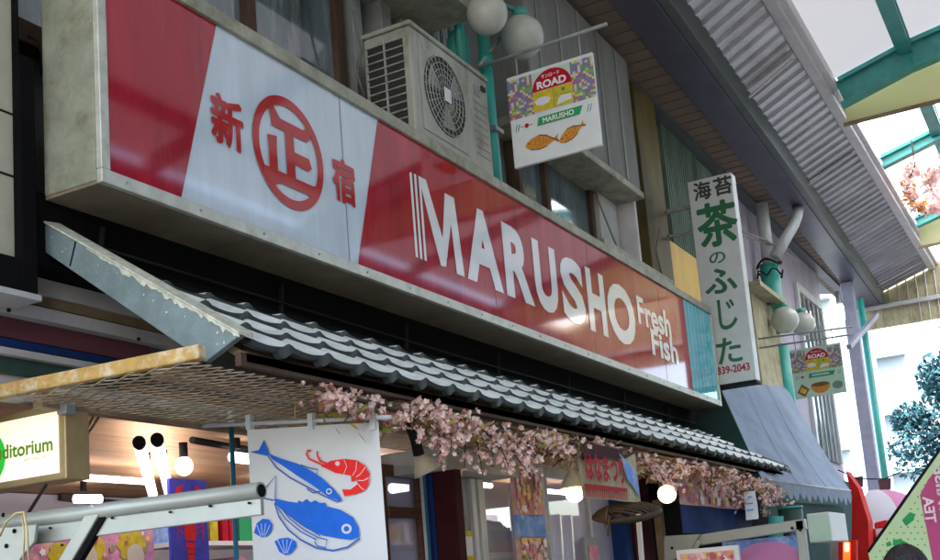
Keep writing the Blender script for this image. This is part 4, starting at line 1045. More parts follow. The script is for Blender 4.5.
# ---- bulb lamps with shades, flood lamp
def shade_lamp(px, py, y, lab):
    c = fpx(px, py, y); t = thing('bulb_lamp', c, lab, 'lamp', None)
    MB().sphere(c-Vector((0, 0, .035)), .05, 20, .9).build('bulb', 'bulb', t)
    MB().lathe(c+Vector((0, 0, .02)), (0, 0, 1), [(.075, -.02), (.07, .0), (.05, .04), (.025, .07), (.02, .12)], 24).build('lamp_shade', 'shade', t)
    MB().tube([c+Vector((0, 0, .15)), c+Vector((-.02, .02, .32)), c+Vector((-.03, .05, 2.44-c.z))], .012, 8).build('stem', 'board_white', t)
shade_lamp(574, 488, 2.5, 'warm bulb lamp in a small shade left of the festival cloth')
c = fpx(667, 494, 2.5); t = thing('bulb_lamp', c, 'bare warm round bulb glowing right of the festival cloth', 'lamp')
MB().sphere(c, .062, 24).build('bulb', 'bulb', t); MB().tube([c+Vector((0, .02, .05)), c+Vector((0, .06, .20)), c+Vector((0, .1, 2.43-c.z))], [.03, .02, .012], 10).build('holder', 'blackmetal', t)
fl = thing('flood_lamp', fpx(425, 455, 2.6), 'cream cone flood lamp on a black swivel under the mesh above the glass door', 'lamp')
a, b = fpx(418, 452, 2.6), fpx(432, 470, 2.6); ax_ = (fpx(436, 464, 2.45)-fpx(416, 452, 2.7)).normalized(); c = fpx(419, 455, 2.6)
ax_ = Vector((.35, -.25, -.9)).normalized()
MB().lathe(c, ax_, [(.0, -.01), (.022, 0), (.032, .02), (.068, .085), (.065, .085), (.03, .025)], 28).build('lamp_shade', 'shade', fl)
MB().sphere(c+ax_*.035, .022, 14).build('bulb', 'bulb_white', fl)
MB().tube([c, c+Vector((-.02, 0, .06)), c+Vector((-.03, .02, .12)), c+Vector((-.01, .02, 2.42-c.z))], [.026, .024, .018, .014], 10).build('holder', 'blackmetal', fl)

# ---- round basket / openwork ornament
bk = thing('hanging_basket', fpx(608, 512, 2.4), 'dark openwork bamboo ornament with two curved horns below the festival cloth', 'basket')
c = fpx(627, 514, 2.4); u_ = (fpx(652, 502, 2.4)-fpx(602, 525, 2.4)).normalized(); v_ = Vector((.1, .98, .10)).normalized(); v_ = (v_-u_*v_.dot(u_)).normalized(); n_ = u_.cross(v_).normalized(); ra_ = (fpx(636, 500, 2.4)-fpx(608, 514, 2.4)).length/2
g = MB(); rim = [c+u_*math.cos(6.2832*i/36)*ra_+v_*math.sin(6.2832*i/36)*ra_*.75 for i in range(36)]; g.tube(rim, .016, 8, closed=True)
rim2 = [c-n_*.02+u_*math.cos(6.2832*i/36)*ra_*.8+v_*math.sin(6.2832*i/36)*ra_*.6 for i in range(36)]; g.tube(rim2, .010, 6, closed=True)
g.build('rim', 'wood_basket', bk)
g = MB()
for k in range(11):
    s_ = -1+2*(k+.5)/11; h = math.sqrt(1-s_*s_)
    g.tube([c+u_*ra_*s_+v_*(-ra_*.75*h*math.cos(math.pi*j/8))+n_*.06*h*math.sin(math.pi*j/8) for j in range(9)], .007, 6)
for k in range(6):
    s_ = -1+2*(k+.5)/6; h = math.sqrt(1-s_*s_)
    g.tube([c+v_*ra_*.75*s_+u_*(-ra_*h*math.cos(math.pi*j/10))+n_*.055*h*math.sin(math.pi*j/10)*math.sqrt(max(0, 1-s_*s_)) for j in range(11)], .006, 6)
g.build('slats', 'wood_basket', bk)
g = MB()
for dz, L in ((.03, .16), (-.02, .12)): g.tube([c-u_*ra_*.9, c-u_*(ra_*.9+L*.6)+n_*(dz+.05), c-u_*(ra_*.9+L)+n_*(dz-.05)], [.014, .010, .003], 8)
g.build('horns', 'wood_basket', bk)
g = MB().tube([c+n_*.12, c+Vector((0, .1, .4)), Vector((c.x, c.y+.12, 2.43))], .004, 6); g.build('cord', 'cable', bk)

# ---- right hand awning arm, frames, box
a2 = thing('awning_arm', (8, 2.2, 1.8), 'pale metal awning arm below the blossom banner at lower right', 'awning arm')
pa, pb = W(668, 545, 'x', 8.0), W(806, 524, 'x', 8.0)
MB().bar(pa, pb, .06, .075).build('arm', 'armgrey', a2, bevel=.006)
MB().bar(W(698, 541, 'x', 7.96), W(680, 575, 'x', 7.96), .05, .02, (1, 0, 0)).build('strut', 'armgrey', a2, bevel=.004)
MB().prism([W(a, b, 'x', 7.94) for a, b in ((664, 536), (700, 534), (690, 552), (680, 575), (664, 585))], (.02, 0, 0)).build('end_bracket', 'armgrey', a2, bevel=.004)
MB().bar(W(800, 520, 'x', 8.0), W(808, 600, 'x', 8.0), .06, .06, (1, 0, 0)).build('leg', 'armgrey', a2, bevel=.006)
g = MB()
for px, py in ((672, 548), (676, 560), (792, 528), (800, 530)): g.lathe(W(px, py, 'x', 7.935), (-1, 0, 0), [(.010, -.004), (.010, .003), (0, .004)], 8)
g.build('bolts', 'blackmetal', a2)
pf = thing('food_picture', W(710, 560, 'x', 7.8), 'white framed picture of colourful food under the right awning arm', 'picture')
q0, q1 = W(676, 552, 'x', 7.8), W(738, 548, 'x', 7.8)
MB().box((7.8, q1.y, 1.45), (7.84, q0.y, q0.z+.01)).build('frame', 'board_white', pf, bevel=.004)
MB().box((7.79, q1.y+.03, 1.45), (7.7985, q0.y-.03, q0.z-.02)).build('picture', 'springp', pf)
bs_ = thing('blue_sheet', W(760, 560, 'x', 8.2), 'blue patterned sheet with a purple arc below the right awning arm', 'sheet')
q0, q1 = W(722, 542, 'x', 8.2), W(806, 530, 'x', 8.2)
MB().grid(lambda u, v: (8.2+.01*math.sin(u*20), q0.y+(q1.y-q0.y)*u, 1.2+(q0.z-.0-1.2)*v), 20, 2).build('sheet', 'skyp', bs_)
c = W(768, 566, 'x', 8.18); MB().face([(8.175, c.y+.26*math.cos(math.pi*i/20), c.z+.17*math.sin(math.pi*i/20)) for i in range(21)]).build('purple_arc', 'pinkcloth', bs_)
bxx = thing('white_box', W(828, 540, 'x', 9.3), 'small pale green and white box at the end of the right awning arm', 'box')
q0, q1 = W(806, 514, 'x', 9.3), W(833, 541, 'x', 9.3)
MB().box((9.3, q1.y, q1.z), (9.95, q0.y, q0.z)).build('body', 'board_white', bxx, bevel=.008)
MB().box((9.292, q1.y+.01, q1.z+.01), (9.298, q0.y-.01, q0.z-.01)).build('front_panel', 'p_mint', bxx)
cn = thing('bin_cylinder', W(790, 525, 'x', 9.6), 'dark green round canister behind the right awning arm', 'canister')
q0 = W(790, 509, 'x', 9.8); MB().tube([(9.8, q0.y, 1.6), (9.8, q0.y, q0.z)], .10, 24).build('body', 'green_dark', cn); MB().tube([(9.8, q0.y, q0.z), (9.8, q0.y, q0.z+.02)], .105, 24).build('lid', 'teal_dark', cn)
MB().tube([W(776, 516, 'x', 9.5), W(776, 545, 'x', 9.5)], .06, 16).build('green_bottle', 'teal_dark', None, 'small teal bottle beside the dark green canister', 'bottle')
ps = thing('paper_strip', W(752, 520, 'x', 8.9), 'white paper strip hanging from the blossoms at the awning end', 'paper strip')
q0, q1 = W(742, 492, 'x', 8.9), W(758, 519, 'x', 8.9)
MB().grid(lambda u, v: (8.9+.02*math.sin(v*4), q0.y+(q1.y-q0.y)*u-.01*v, q0.z+(q1.z-q0.z)*v), 3, 8).build('strip', 'cloth', ps)
g = MB()
for k in range(3):
    z = q0.z-.04-.05*k; g.face([(8.885, q0.y-.02, z), (8.885, q1.y+.02, z), (8.885, q1.y+.02, z-.012), (8.885, q0.y-.02, z-.012)])
g.build('print', 'skyp', ps)

def sprinkle(parent, x0, x1, z0, z1, y, n, seed, ax='y', big=.035):
    rnd = random.Random(seed); g = MB()
    for k in range(n):
        a = x0+(x1-x0)*rnd.random(); z = z0+(z1-z0)*rnd.random(); r_ = big*(.3+.7*rnd.random()); m_ = 5; ph = rnd.random()*6; pts = []
        for i in range(m_*2):
            rr = r_*(1 if i % 2 else .6); th = ph+math.pi*i/m_
            aa = min(max(a+rr*math.cos(th), min(x0, x1)), max(x0, x1)); zz = min(max(z+rr*math.sin(th), z0), z1)
            pts.append((aa, y-.0001*k, zz) if ax == 'y' else (y-.0001*k, aa, zz))
        g.face(pts)
    g.build('printed_flowers', 'p_spring', parent)
M['p_spring'] = island('print_spring', [(.80, .38, .48), (.85, .62, .66), (.70, .20, .30), (.80, .55, .12), (.88, .80, .80), (.45, .08, .12), (.30, .28, .10), (.75, .30, .10)], .5)
a, b = fpx(676, 470, 2.60), fpx(748, 482, 2.60); sprinkle(bb, a.x+.03, b.x-.03, fpx(690, 503, 2.6).z, fpx(700, 459, 2.6).z, 2.60, 150, 41, big=.07)
a, b = fpx(518, 520, 2.99), fpx(545, 520, 2.99); sprinkle(sp, a.x+.01, b.x-.01, fpx(530, 514, 2.99).z, fpx(530, 471, 2.99).z, 2.99, 110, 42, big=.04)
sprinkle(sp, a.x+.01, b.x-.01, 1.75, fpx(530, 538, 2.99).z, 2.992, 90, 43, big=.04)
q0, q1 = W(676, 552, 'x', 7.8), W(738, 548, 'x', 7.8); sprinkle(pf, q1.y+.035, q0.y-.035, 1.6, q0.z-.025, 7.785, 110, 44, ax='x', big=.035)
a, b = W(20, 515, 'y', 4.9), W(157, 640, 'y', 4.9); sprinkle(pk, a.x+.01, b.x-.01, b.z-.2, a.z-.01, 4.893, 70, 45, big=.03)

# ================================================================== BLOSSOM GARLANDS
def garland(pxs, lab, n, seed, spread=.10, drop=.22, twigs=8):
    rnd = random.Random(seed); pts = [fpx(px, py, y) for px, py, y in pxs]
    t = thing('blossom_garland', pts[len(pts)//2], lab, 'garland', 'pink artificial blossom garlands along the eave')
    br = MB(); br.tube(pts, .010, 8)
    fl_, lv = MB(), MB()
    def at_(s_):
        k = s_*(len(pts)-1); i = min(int(k), len(pts)-2); return pts[i].lerp(pts[i+1], k-i)
    def flower(c, r_):
        nrm = Vector((rnd.gauss(-.3, .6), rnd.gauss(-.6, .6), rnd.gauss(-.1, .6))).normalized(); a = nrm.orthogonal().normalized(); b = nrm.cross(a); ph = rnd.random()*6
        for k in range(5):
            th = ph+k*1.2566; d_ = a*math.cos(th)+b*math.sin(th); e_ = -a*math.sin(th)+b*math.cos(th)
            fl_.face([c, c+d_*r_*.6+e_*r_*.42+nrm*r_*.25, c+d_*r_*1.0+nrm*r_*.45, c+d_*r_*.6-e_*r_*.42+nrm*r_*.25])
    for k in range(twigs):
        s_ = rnd.random(); p0 = at_(s_); L = drop*(.35+.65*rnd.random()); dirv = Vector((rnd.gauss(0, .5), rnd.gauss(-.2, .45), -1)).normalized()
        p1 = p0+dirv*L*.5+Vector((rnd.gauss(0, .02), 0, .01)); p2 = p0+dirv*L+Vector((rnd.gauss(0, .03), rnd.gauss(0, .03), 0))
        br.tube([p0, p1, p2], [.006, .004, .002], 5)
        for j in range(30):
            q_ = rnd.random(); c = (p0.lerp(p1, q_*2) if q_ < .5 else p1.lerp(p2, q_*2-1))+Vector((rnd.gauss(0, .020), rnd.gauss(0, .020), rnd.gauss(0, .016)))
            flower(c, .009+.013*rnd.random())
    for k in range(n//3):
        p0 = at_(rnd.random())+Vector((rnd.gauss(0, spread*.5), rnd.gauss(0, .05), min(.02, rnd.gauss(-.03, .03))))
        if rnd.random() < .45: flower(p0, .009+.012*rnd.random())
        a = Vector((rnd.gauss(0, 1), rnd.gauss(0, 1), rnd.gauss(0, 1))).normalized(); b = a.orthogonal().normalized(); s2 = .018+.02*rnd.random(); c = p0+Vector((rnd.gauss(0, .03), .03, min(.0, rnd.gauss(-.01, .03))))
        lv.face([c-a*s2, c+b*s2*.45, c+a*s2, c-b*s2*.45])
    br.build('branch', 'twig', t); o = fl_.build('blossoms', 'petal', t, kind='stuff'); lv.build('leaves', 'leaf_g', t, kind='stuff')
garland([(318, 388, 2.42), (345, 396, 2.42), (372, 404, 2.40), (402, 412, 2.38)], 'thin start of the blossom garlands above the fish banner rod', 220, 1, .10, .08, 5)
garland([(405, 404, 2.40), (430, 408, 2.36), (455, 416, 2.34), (470, 420, 2.36)], 'fullest pink blossom garland drooping left of the boxed lintel', 420, 2, .10, .26, 12)
garland([(465, 424, 2.36), (490, 430, 2.34), (512, 434, 2.36), (535, 438, 2.38)], 'pink blossom garland hanging lowest, in front of the boxed lintel', 380, 7, .08, .34, 8)
garland([(530, 432, 2.42), (552, 438, 2.40), (575, 444, 2.38)], 'blossom garland with olive leaves reaching to the shaded warm bulb lamp', 420, 3, .12, .14, 6)
garland([(578, 442, 2.42), (605, 446, 2.42), (630, 452, 2.42), (642, 456, 2.42)], 'sparse leafy garland along the top of the festival cloth', 220, 4, .14, .05, 3)
garland([(640, 456, 2.38), (655, 462, 2.38), (675, 466, 2.40)], 'short blossom garland above the bare warm bulb', 260, 6, .10, .22, 7)
garland([(676, 462, 2.42), (700, 466, 2.40), (720, 470, 2.38)], 'leafy blossom garland over the blossom banner', 240, 8, .14, .06, 4)
garland([(718, 468, 2.38), (735, 473, 2.36), (755, 482, 2.34), (778, 490, 2.34)], 'dense pale blossom garland at the far end of the eave by the white paper strip', 700, 5, .14, .30, 18)

# garland by the arcade trusses
def arc_garland():
    c = W(918, 190, 'z', 6.9); rnd = random.Random(9); t = thing('blossom_garland', c, 'pink and orange blossom swag hanging from the arcade roof at the right edge', 'garland')
    f_, o_ = MB(), MB(); pts = [W(a, b, 'z', 6.9) for a, b in ((915, 165), (908, 182), (912, 200), (925, 210), (945, 205), (925, 185), (935, 172), (950, 165))]
    MB().tube([pts[0]+Vector((0, 0, .35))]+pts, .01, 6).build('branch', 'twig', t)
    for k in range(520):
        i = rnd.randrange(len(pts)-1); p_ = pts[i].lerp(pts[i+1], rnd.random())+Vector((rnd.gauss(0, .06), rnd.gauss(0, .06), rnd.gauss(0, .06)))
        a = Vector((rnd.gauss(0, 1), rnd.gauss(0, 1), rnd.gauss(0, 1))).normalized(); b = a.orthogonal().normalized(); s_ = .06
        (o_ if i in (2, 1) and rnd.random() < .4 else f_).face([p_-a*s_, p_+b*s_*.7, p_+a*s_, p_-b*s_*.7])
    f_.build('blossoms', 'petal', t, kind='stuff'); o_.build('orange_blossoms', 'p_orange', t, kind='stuff')
arc_garland()

# ================================================================== AIR CONDITIONER
ac = thing('air_conditioner', (5.8, 3.2, 4.17), 'aged white outdoor air conditioner unit standing on top of the red sign', 'air conditioner')
ax0, ax1, ay0, ay1, az0, az1 = W(414, 90, 'y', 3.02).x, W(489, 110, 'y', 3.02).x, 3.02, 3.34, 4.19, W(414, 25, 'y', 3.02).z
MB().box((ax0, ay0, az0), (ax1, ay1, az1-.02)).build('casing', 'ac', ac, bevel=.015)
MB().box((ax0-.01, ay0-.01, az1-.019), (ax1+.01, ay1+.01, az1+.01)).build('lid', 'ac', ac, bevel=.01)
g = MB(); ns = 11
for k in range(ns): z = az0+.06+k*(az1-az0-.14)/ns; g.box((ax0-.004, ay0+.05, z), (ax0-.001, ay0+.165, z+.032)).box((ax0-.004, ay0+.18, z), (ax0-.001, ay1-.03, z+.032))
g.build('side_grille', 'acdark', ac)
g = MB()
for k in range(ns): z = az0+.06+k*(az1-az0-.14)/ns; g.bar((ax0-.010, ay0+.045, z+.036), (ax0-.010, ay1-.025, z+.036), .012, .006)
g.box((ax0-.012, ay0+.167, az0+.05), (ax0-.002, ay0+.178, az1-.06)); g.build('side_fins', 'ac', ac)
fx, fz, frr = ax0+.36, (az0+az1)/2+.0, .245
g = MB().box((fx-.28, ay0-.006, fz-.29), (fx+.28, ay0-.001, fz+.28)); g.build('fan_panel', 'ac', ac, bevel=.003)
MB().lathe((fx, ay0-.0065, fz), (0, -1, 0), [(frr, 0), (0, .0005)], 40).build('fan_well', 'acdark', ac)
g = MB()
for k in range(6): rr = .05+k*.038; g.tube([(fx+rr*math.cos(6.2832*i/32), ay0-.016, fz+rr*math.sin(6.2832*i/32)) for i in range(32)], .0028, 5, closed=True)
for k in range(28): a = 6.2832*k/28; g.tube([(fx+.05*math.cos(a), ay0-.02, fz+.05*math.sin(a)), (fx+.25*math.cos(a), ay0-.012, fz+.25*math.sin(a))], .0022, 5)
g.build('fan_guard', 'ac', ac)
g = MB()
for k in range(3):
    a = 2.094*k+.5; g.face([(fx+.04*math.cos(a), ay0-.010, fz+.04*math.sin(a)), (fx+.22*math.cos(a-.3), ay0-.008, fz+.22*math.sin(a-.3)), (fx+.22*math.cos(a+.5), ay0-.012, fz+.22*math.sin(a+.5))])
g.build('fan_blades', 'greypost', ac)
MB().box((fx-.035, ay0-.028, fz-.04), (fx+.035, ay0-.021, fz+.045)).build('badge', 'board_white', ac)
g = MB()
for k in range(8): z = az0+.10+k*.05; g.box((ax1-.22, ay0-.003, z), (ax1-.04, ay0-.0005, z+.006))
g.box((ax1-.20, ay0-.004, az1-.17), (ax1-.12, ay0-.0005, az1-.10)); g.build('panel_lines', 'greypost', ac)
MB().tube([(ax1-.02, ay1-.05, az0+.15), (ax1+.06, ay1-.04, az0+.17), (ax1+.10, ay1, az0+.05), (ax1+.11, 3.45, az0-.2)], .022, 10).build('hose', 'housing', ac)
MB().tube([(ax1-.02, ay1-.12, az0+.10), (ax1+.05, ay1-.12, az0+.10), (ax1+.06, ay1-.08, az0-.1)], .012, 8).build('drain_pipe', 'cable', ac)
MB().box((ax1-.10, ay0-.012, az1-.11), (ax1-.05, ay0-.001, az1-.08)).build('handle', 'acdark', ac)
MB().box((ax0+.08, ay0+.02, 4.173), (ax0+.16, ay1-.02, az0-.001)).box((ax1-.16, ay0+.02, 4.173), (ax1-.08, ay1-.02, az0-.001)).build('feet', 'greypost', ac)

# ================================================================== PIPES
tp = thing('teal_downpipe', (6.5, 3.15, 4.2), 'pair of teal downpipes rising beside the air conditioner', 'downpipe')
p0 = W(490, 110, 'y', 3.15); MB().tube([(p0.x, 3.15, 3.95), (p0.x, 3.15, 5.15)], .042, 16).tube([(p0.x, 3.15, 5.10), (p0.x, 3.15, 5.18)], .052, 16).tube([(p0.x, 3.15, 5.18), (p0.x, 3.15, 6.6)], .042, 16).build('pipe', 'teal', tp)
MB().tube([(p0.x-.16, 3.25, 4.75), (p0.x-.16, 3.25, 6.6)], .035, 14).build('thin_pipe', 'teal', tp)
MB().lathe((p0.x-.10, 3.3, 5.2), (0, 0, 1), [(.04, -.28), (.075, -.2), (.075, .1), (.04, .16)], 20).build('hopper', 'teal_dark', tp)
MB().box((p0.x-.06, 3.09, 4.62), (p0.x+.06, 3.4, 4.65)).build('strap', 'greypost', tp)
t2 = thing('teal_downpipe', (15.5, 3.3, 2), 'fat teal downpipe with a pale upper section against the lilac wall corner', 'downpipe')
pxx = W(777, 320, 'y', 3.3).x
MB().tube([(pxx, 3.3, 2.95), (pxx, 3.3, W(780, 345, 'y', 3.3).z)], .11, 20).build('lower_pipe', 'teal', t2)
za = W(776, 325, 'y', 3.3).z; zb = W(772, 268, 'y', 3.3).z
MB().tube([(pxx-.03, 3.3, za-.1), (pxx-.06, 3.3, za), (pxx-.06, 3.3, zb)], .125, 20).build('upper_pipe', 'teal', t2)
MB().tube([(pxx-.06, 3.3, zb), (pxx-.06, 3.3, 6.45)], .085, 18).build('pale_pipe', 'pvc', t2)
pj = W(773, 262, 'y', 3.2)
MB().tube([W(775, 258, 'y', 3.2), W(786, 238, 'y', 3.05), W(794, 224, 'y', 2.95), W(797, 216, 'y', 2.93), W(798, 208, 'y', 2.93)], .075, 16).build('branch_pipe', 'pvc', t2)
MB().tube([(pxx-.06+.16*math.cos(6.28*i/16), 3.3+.16*math.sin(6.28*i/16), zb+.02+.04*math.sin(i)) for i in range(16)], .015, 6, closed=True).tube([(pxx-.06+.17*math.cos(6.28*i/16), 3.3+.17*math.sin(6.28*i/16), zb-.12+.05*math.cos(i*2)) for i in range(16)], .012, 6, closed=True).build('wire_coil', 'cable_dark', t2)
cbk = MB()
cbk.tube([W(690, 212, 'y', 3.2), W(712, 226, 'y', 3.2), W(738, 230, 'y', 3.2), W(765, 240, 'y', 3.2), W(800, 262, 'y', 3.3)], .014, 6)
cbk.tube([W(690, 218, 'y', 3.2), W(715, 232, 'y', 3.2), W(745, 236, 'y', 3.2), W(790, 252, 'y', 3.3)], .012, 6)
cbk.tube([W(668, 236, 'y', 3.3), W(682, 236, 'y', 3.3), W(692, 231, 'y', 3.2)], .018, 6)
cbk.build('wall_cables', 'cable', None, 'sagging grey cables strung across behind the tall calligraphy sign', 'cables')
cbk = thing('loose_wires', W(600, 250, 'y', 3.4), 'loose thin wires dangling over the pale wall under the projecting bay', 'cables')
MB().tube([W(594, 168, 'y', 3.4), W(598, 200, 'y', 3.42), W(608, 225, 'y', 3.42), (W(618, 250, 'y', 3.4))], .008, 6).build('wire', 'cable', cbk); MB().tube([W(660, 230, 'y', 3.3), W(656, 250, 'y', 3.3), W(662, 275, 'y', 3.3)], .010, 6).build('wire', 'cable', cbk)
MB().tube([W(353, 10, 'y', 3.4), W(362, 50, 'y', 3.4), W(357, 75, 'y', 3.4), W(368, 105, 'y', 3.4)], .008, 6).build('wire', 'cable', cbk)

# ================================================================== GLOBE LAMPS
def globe(c, r_, lab, stem):
    t = thing('globe_lamp', c, lab, 'lamp', 'white globe lamps on teal pipes')
    MB().sphere(c, r_, 32).build('globe', 'globe', t)
    MB().tube([Vector(c)+Vector((0, 0, r_*.9)), Vector(c)+Vector((0, 0, r_+.05))], .05, 16).tube([Vector(c)+Vector((0, 0, r_+.03)), stem], .015, 8).build('arm', 'teal_dark', t)
c1 = W(487, 14, 'y', 2.95); globe(c1, .135, 'left of the two white globe lamps above the hanging fish sign', (c1.x+.1, 3.15, c1.z+.3))
c2 = W(522, 37, 'y', 2.92); globe(c2, .15, 'right of the two white globe lamps above the hanging fish sign', (c2.x-.3, 3.15, c2.z+.3))
c3 = W(785, 320, 'y', 3.1); globe(c3, .175, 'nearer of the two white globe lamps beside the fat teal downpipe', (c3.x, 3.3, c3.z+.25))
c4 = W(803, 324, 'y', 3.1); globe(c4, .165, 'farther of the two white globe lamps beside the fat teal downpipe', (c4.x, 3.45, c4.z+.25))

# ================================================================== HANGING STREET SIGNS
def street_sign(x, yl, yr, z0, z1, lab, rods, drawing, washed):
    t = thing('hanging_sign', (x, (yl+yr)/2, z0), lab, 'sign'); w = yl-yr; h = z1-z0
    MB().box((x, yr, z0), (x+.03, yl, z1)).build('board', 'board_white' if not washed else 'p_mint', t, bevel=.004)
    rnd = random.Random(5)
    def PT(u, v, o): return Vector((x-o, yl-u*w, z0+v*h))
    nx, ny = 34, 16
    for side in (0, 1):
      g = MB()
      for i in range(nx):
        for j in range(ny):
            if .30 < (i+.5)/nx < .73 or ((i+.5)/nx > .5) != bool(side): continue
            u, v = i/nx, .52+.44*j/ny; jj = [(rnd.random()-.5)*.012 for _ in range(4)]
            g.face([PT(u+jj[0]*0, v, .0015), PT(u+1/nx, v+jj[1]*0, .0015), PT(u+1/nx, v+.44/ny, .0015), PT(u, v+.44/ny, .0015)])
      g.build('flower_pattern', 'p_confetti', t)
    MB().face([PT(a, b, .002) for a, b in ((.30, .52), (.74, .52), (.74, .96), (.30, .96))]).build('pattern_ground', 'p_mint', t)
    MB().face([PT(.52+.23*math.cos(math.pi*i/24), .75+.21*math.sin(math.pi*i/24), .004) for i in range(25)]).build('red_arch', 'p_red', t)
    MB().face([PT(a, b, .004) for a, b in ((.29, .53), (.75, .53), (.75, .745), (.29, .745))]).build('yellow_field', 'p_yellow', t)
    MB().face([PT(.40+.09*math.cos(6.28*i/20)*(1+.15*math.sin(i*2.2)), .635+.045*math.sin(6.28*i/20), .005) for i in range(20)]).face([PT(a, b, .005) for a, b in ((.56, .55), (.73, .57), (.73, .63), (.62, .64), (.58, .61))]).build('white_shapes', 'board_white', t)
    MB().ribbon([PT(.53, .53, .0055), PT(.53, .745, .0055)], .004, (-1, 0, 0)).ribbon([PT(.53, .65, .0055), PT(.75, .65, .0055)], .004, (-1, 0, 0)).face([PT(.645+.02*math.cos(6.28*i/10), .70+.02*math.sin(6.28*i/10), .0055) for i in range(10)]).build('field_lines', 'p_green', t)
    text_part('lettering', 'ROAD', PT(.35, .765, .004), UMY, UZ, w*.34, h*.085, 'letter', t, .04, .003)
    text_part('small_lettering', 'サンロード', PT(.41, .872, .004), UMY, UZ, w*.21, h*.04, 'letter', t, .02, .003)
    MB().face([PT(a, b, .003) for a, b in ((.31, .38), (.80, .38), (.84, .47), (.33, .47))]).build('green_banner', 'p_green', t)
    if not washed: text_part('lettering', 'MARUSHO', PT(.38, .395, .004), UMY, UZ, w*.36, h*.058, 'letter', t, .03, .002)
    else: MB().face([PT(a, b, .005) for a, b in ((.38, .41), (.72, .41), (.72, .445), (.38, .445))]).build('faded_line', 'p_mint', t)
    g = MB()
    for u in (.05, .08, .88, .91): g.face([PT(u, .38, .003), PT(u+.012, .38, .003), PT(u+.035, .46, .003), PT(u+.023, .46, .003)])
    g.build('slash_marks', 'teal_dark', t)
    g = MB(); g.face([PT(.19+.025*math.cos(6.28*i/14), .42+.025*math.sin(6.28*i/14), .003) for i in range(14)]).ribbon([PT(.12, .42, .003), PT(.155, .42, .003)], .004, (-1, 0, 0)).ribbon([PT(.225, .42, .003), PT(.26, .42, .003)], .004, (-1, 0, 0)); g.build('small_emblem', 'p_red', t)
    drawing(t, PT, w, h)
    for (a, b) in rods: MB().tube([a, b], .012, 8).build('rod', 'greypost', t)
    for u in (.12, .86): MB().tube([PT(u, 1.0, -.015), PT(u, 1.0, -.015)+Vector((0, 0, rods[0][0][2]-z1))], .006, 6).build('hook', 'greypost', t)
    return t
def fishes(t, PT, w, h):
    def fish(cx_, cy_, s_, rot, nm='fish_print'):
        pts = []; n = 28
        body = [(-.5, 0), (-.42, .10), (-.25, .19), (0, .24), (.2, .18), (.36, .08), (.44, .03), (.58, .14), (.55, 0), (.57, -.12), (.44, -.04), (.34, -.08), (.15, -.17), (-.05, -.20), (-.28, -.17), (-.44, -.09)]
        def tr_(a, b, o): 
            c_, s2 = math.cos(rot), math.sin(rot); return PT(cx_+(a*c_-b*s2)*s_, cy_+(a*s2+b*c_)*s_, o)
        MB().face([tr_(a, b, .003) for a, b in body]).build(nm, 'p_orange', t)
        g = MB()
        g.ribbon([tr_(-.05, .22, .0045), tr_(.2, .17, .0045), tr_(.36, .05, .0045), tr_(.47, 0, .0045), tr_(.60, -.10, .0045)], .008, (-1, 0, 0))
        g.ribbon([tr_(-.35, -.14, .0045), tr_(-.05, -.20, .0045), tr_(.2, -.15, .0045)], .006, (-1, 0, 0))
        g.face([tr_(-.36+.03*math.cos(6.28*i/10), .04+.03*math.sin(6.28*i/10), .0045) for i in range(10)])
        for k in range(4): g.ribbon([tr_(-.18+.12*k, .10, .0045), tr_(-.14+.12*k, 0, .0045), tr_(-.18+.12*k, -.08, .0045)], .003, (-1, 0, 0))
        g.build('fish_lines', 'p_brown', t)
    fish(.33, .20, .36, -.02); fish(.68, .205, .30, .42)
def sweets(t, PT, w, h):
    MB().face([PT(a, b, .003) for a, b in ((.05, .12), (.20, .02), (.30, .16), (.16, .28))]).build('pack_print', 'p_brown', t)
    MB().face([PT(a, b, .004) for a, b in ((.10, .13), (.20, .07), (.25, .15), (.15, .22))]).build('pack_label', 'p_yellow', t)
    MB().face([PT(.52+.19*math.cos(math.pi+math.pi*i/16), .22+.17*math.sin(math.pi+math.pi*i/16), .003) for i in range(17)]).build('bowl_print', 'p_orange', t)
    MB().face([PT(.52+.18*math.cos(6.28*i/20), .23+.045*math.sin(6.28*i/20), .004) for i in range(20)]).build('bowl_rim', 'p_brown', t)
    MB().face([PT(.85+.10*math.cos(6.28*i/20), .17+.08*math.sin(6.28*i/20), .003) for i in range(20)]).build('plate_print', 'greenwall', t)
x = 6.5
street_sign(x, 2.962, 2.352, 4.297, 4.922, 'hanging square sign with a red arch and two orange fish beside the air conditioner', [((x, 3.16, 5.06), (x, 2.233, 5.075)), ((x, 3.16, 5.06), (x+.25, 3.05, 5.40))], fishes, False)
x = 14.0
street_sign(x, 2.945, 2.345, 3.60, 4.20, 'hanging square sign with a red arch and an orange bowl below the far globe lamps', [((x, 3.5, 4.42), (x, 2.17, 4.36)), ((x, 3.5, 4.30), (x, 2.2, 4.27))], sweets, True)

# ================================================================== CALLIGRAPHY SIGN
cs = thing('calligraphy_sign', (11.1, 2.87, 3.44), 'tall white vertical sign with green brush hiragana and a red number past the red sign', 'sign')
x, yl, yr, z0, z1 = 11.0, 3.11, 2.66, 3.42, 5.53
MB().box((x, yr, z0), (x+.16, yl, z1)).build('board', 'board_white', cs, bevel=.006)
MB().box((x-.004, yr, z0-.03), (x+.165, yl, z0-.001)).build('bottom_trim', 'blackmetal', cs)
def cpt(px, py): p_ = W(px, py, 'x', x); return p_.y, p_.z
def glyph(ch, l, t_, r__, b_, m, bold=.03):
    ya, zt = cpt(l, t_); yb, _ = cpt(r__, t_); _, zb = cpt(l, b_)
    text_part('lettering', ch, (x-.002, ya, zb), UMY, UZ, ya-yb, zt-zb, m, cs, bold, .001)
glyph('海', 693, 184, 710, 202, 'ink', .03); glyph('苔', 713, 179, 731, 197, 'ink', .03)
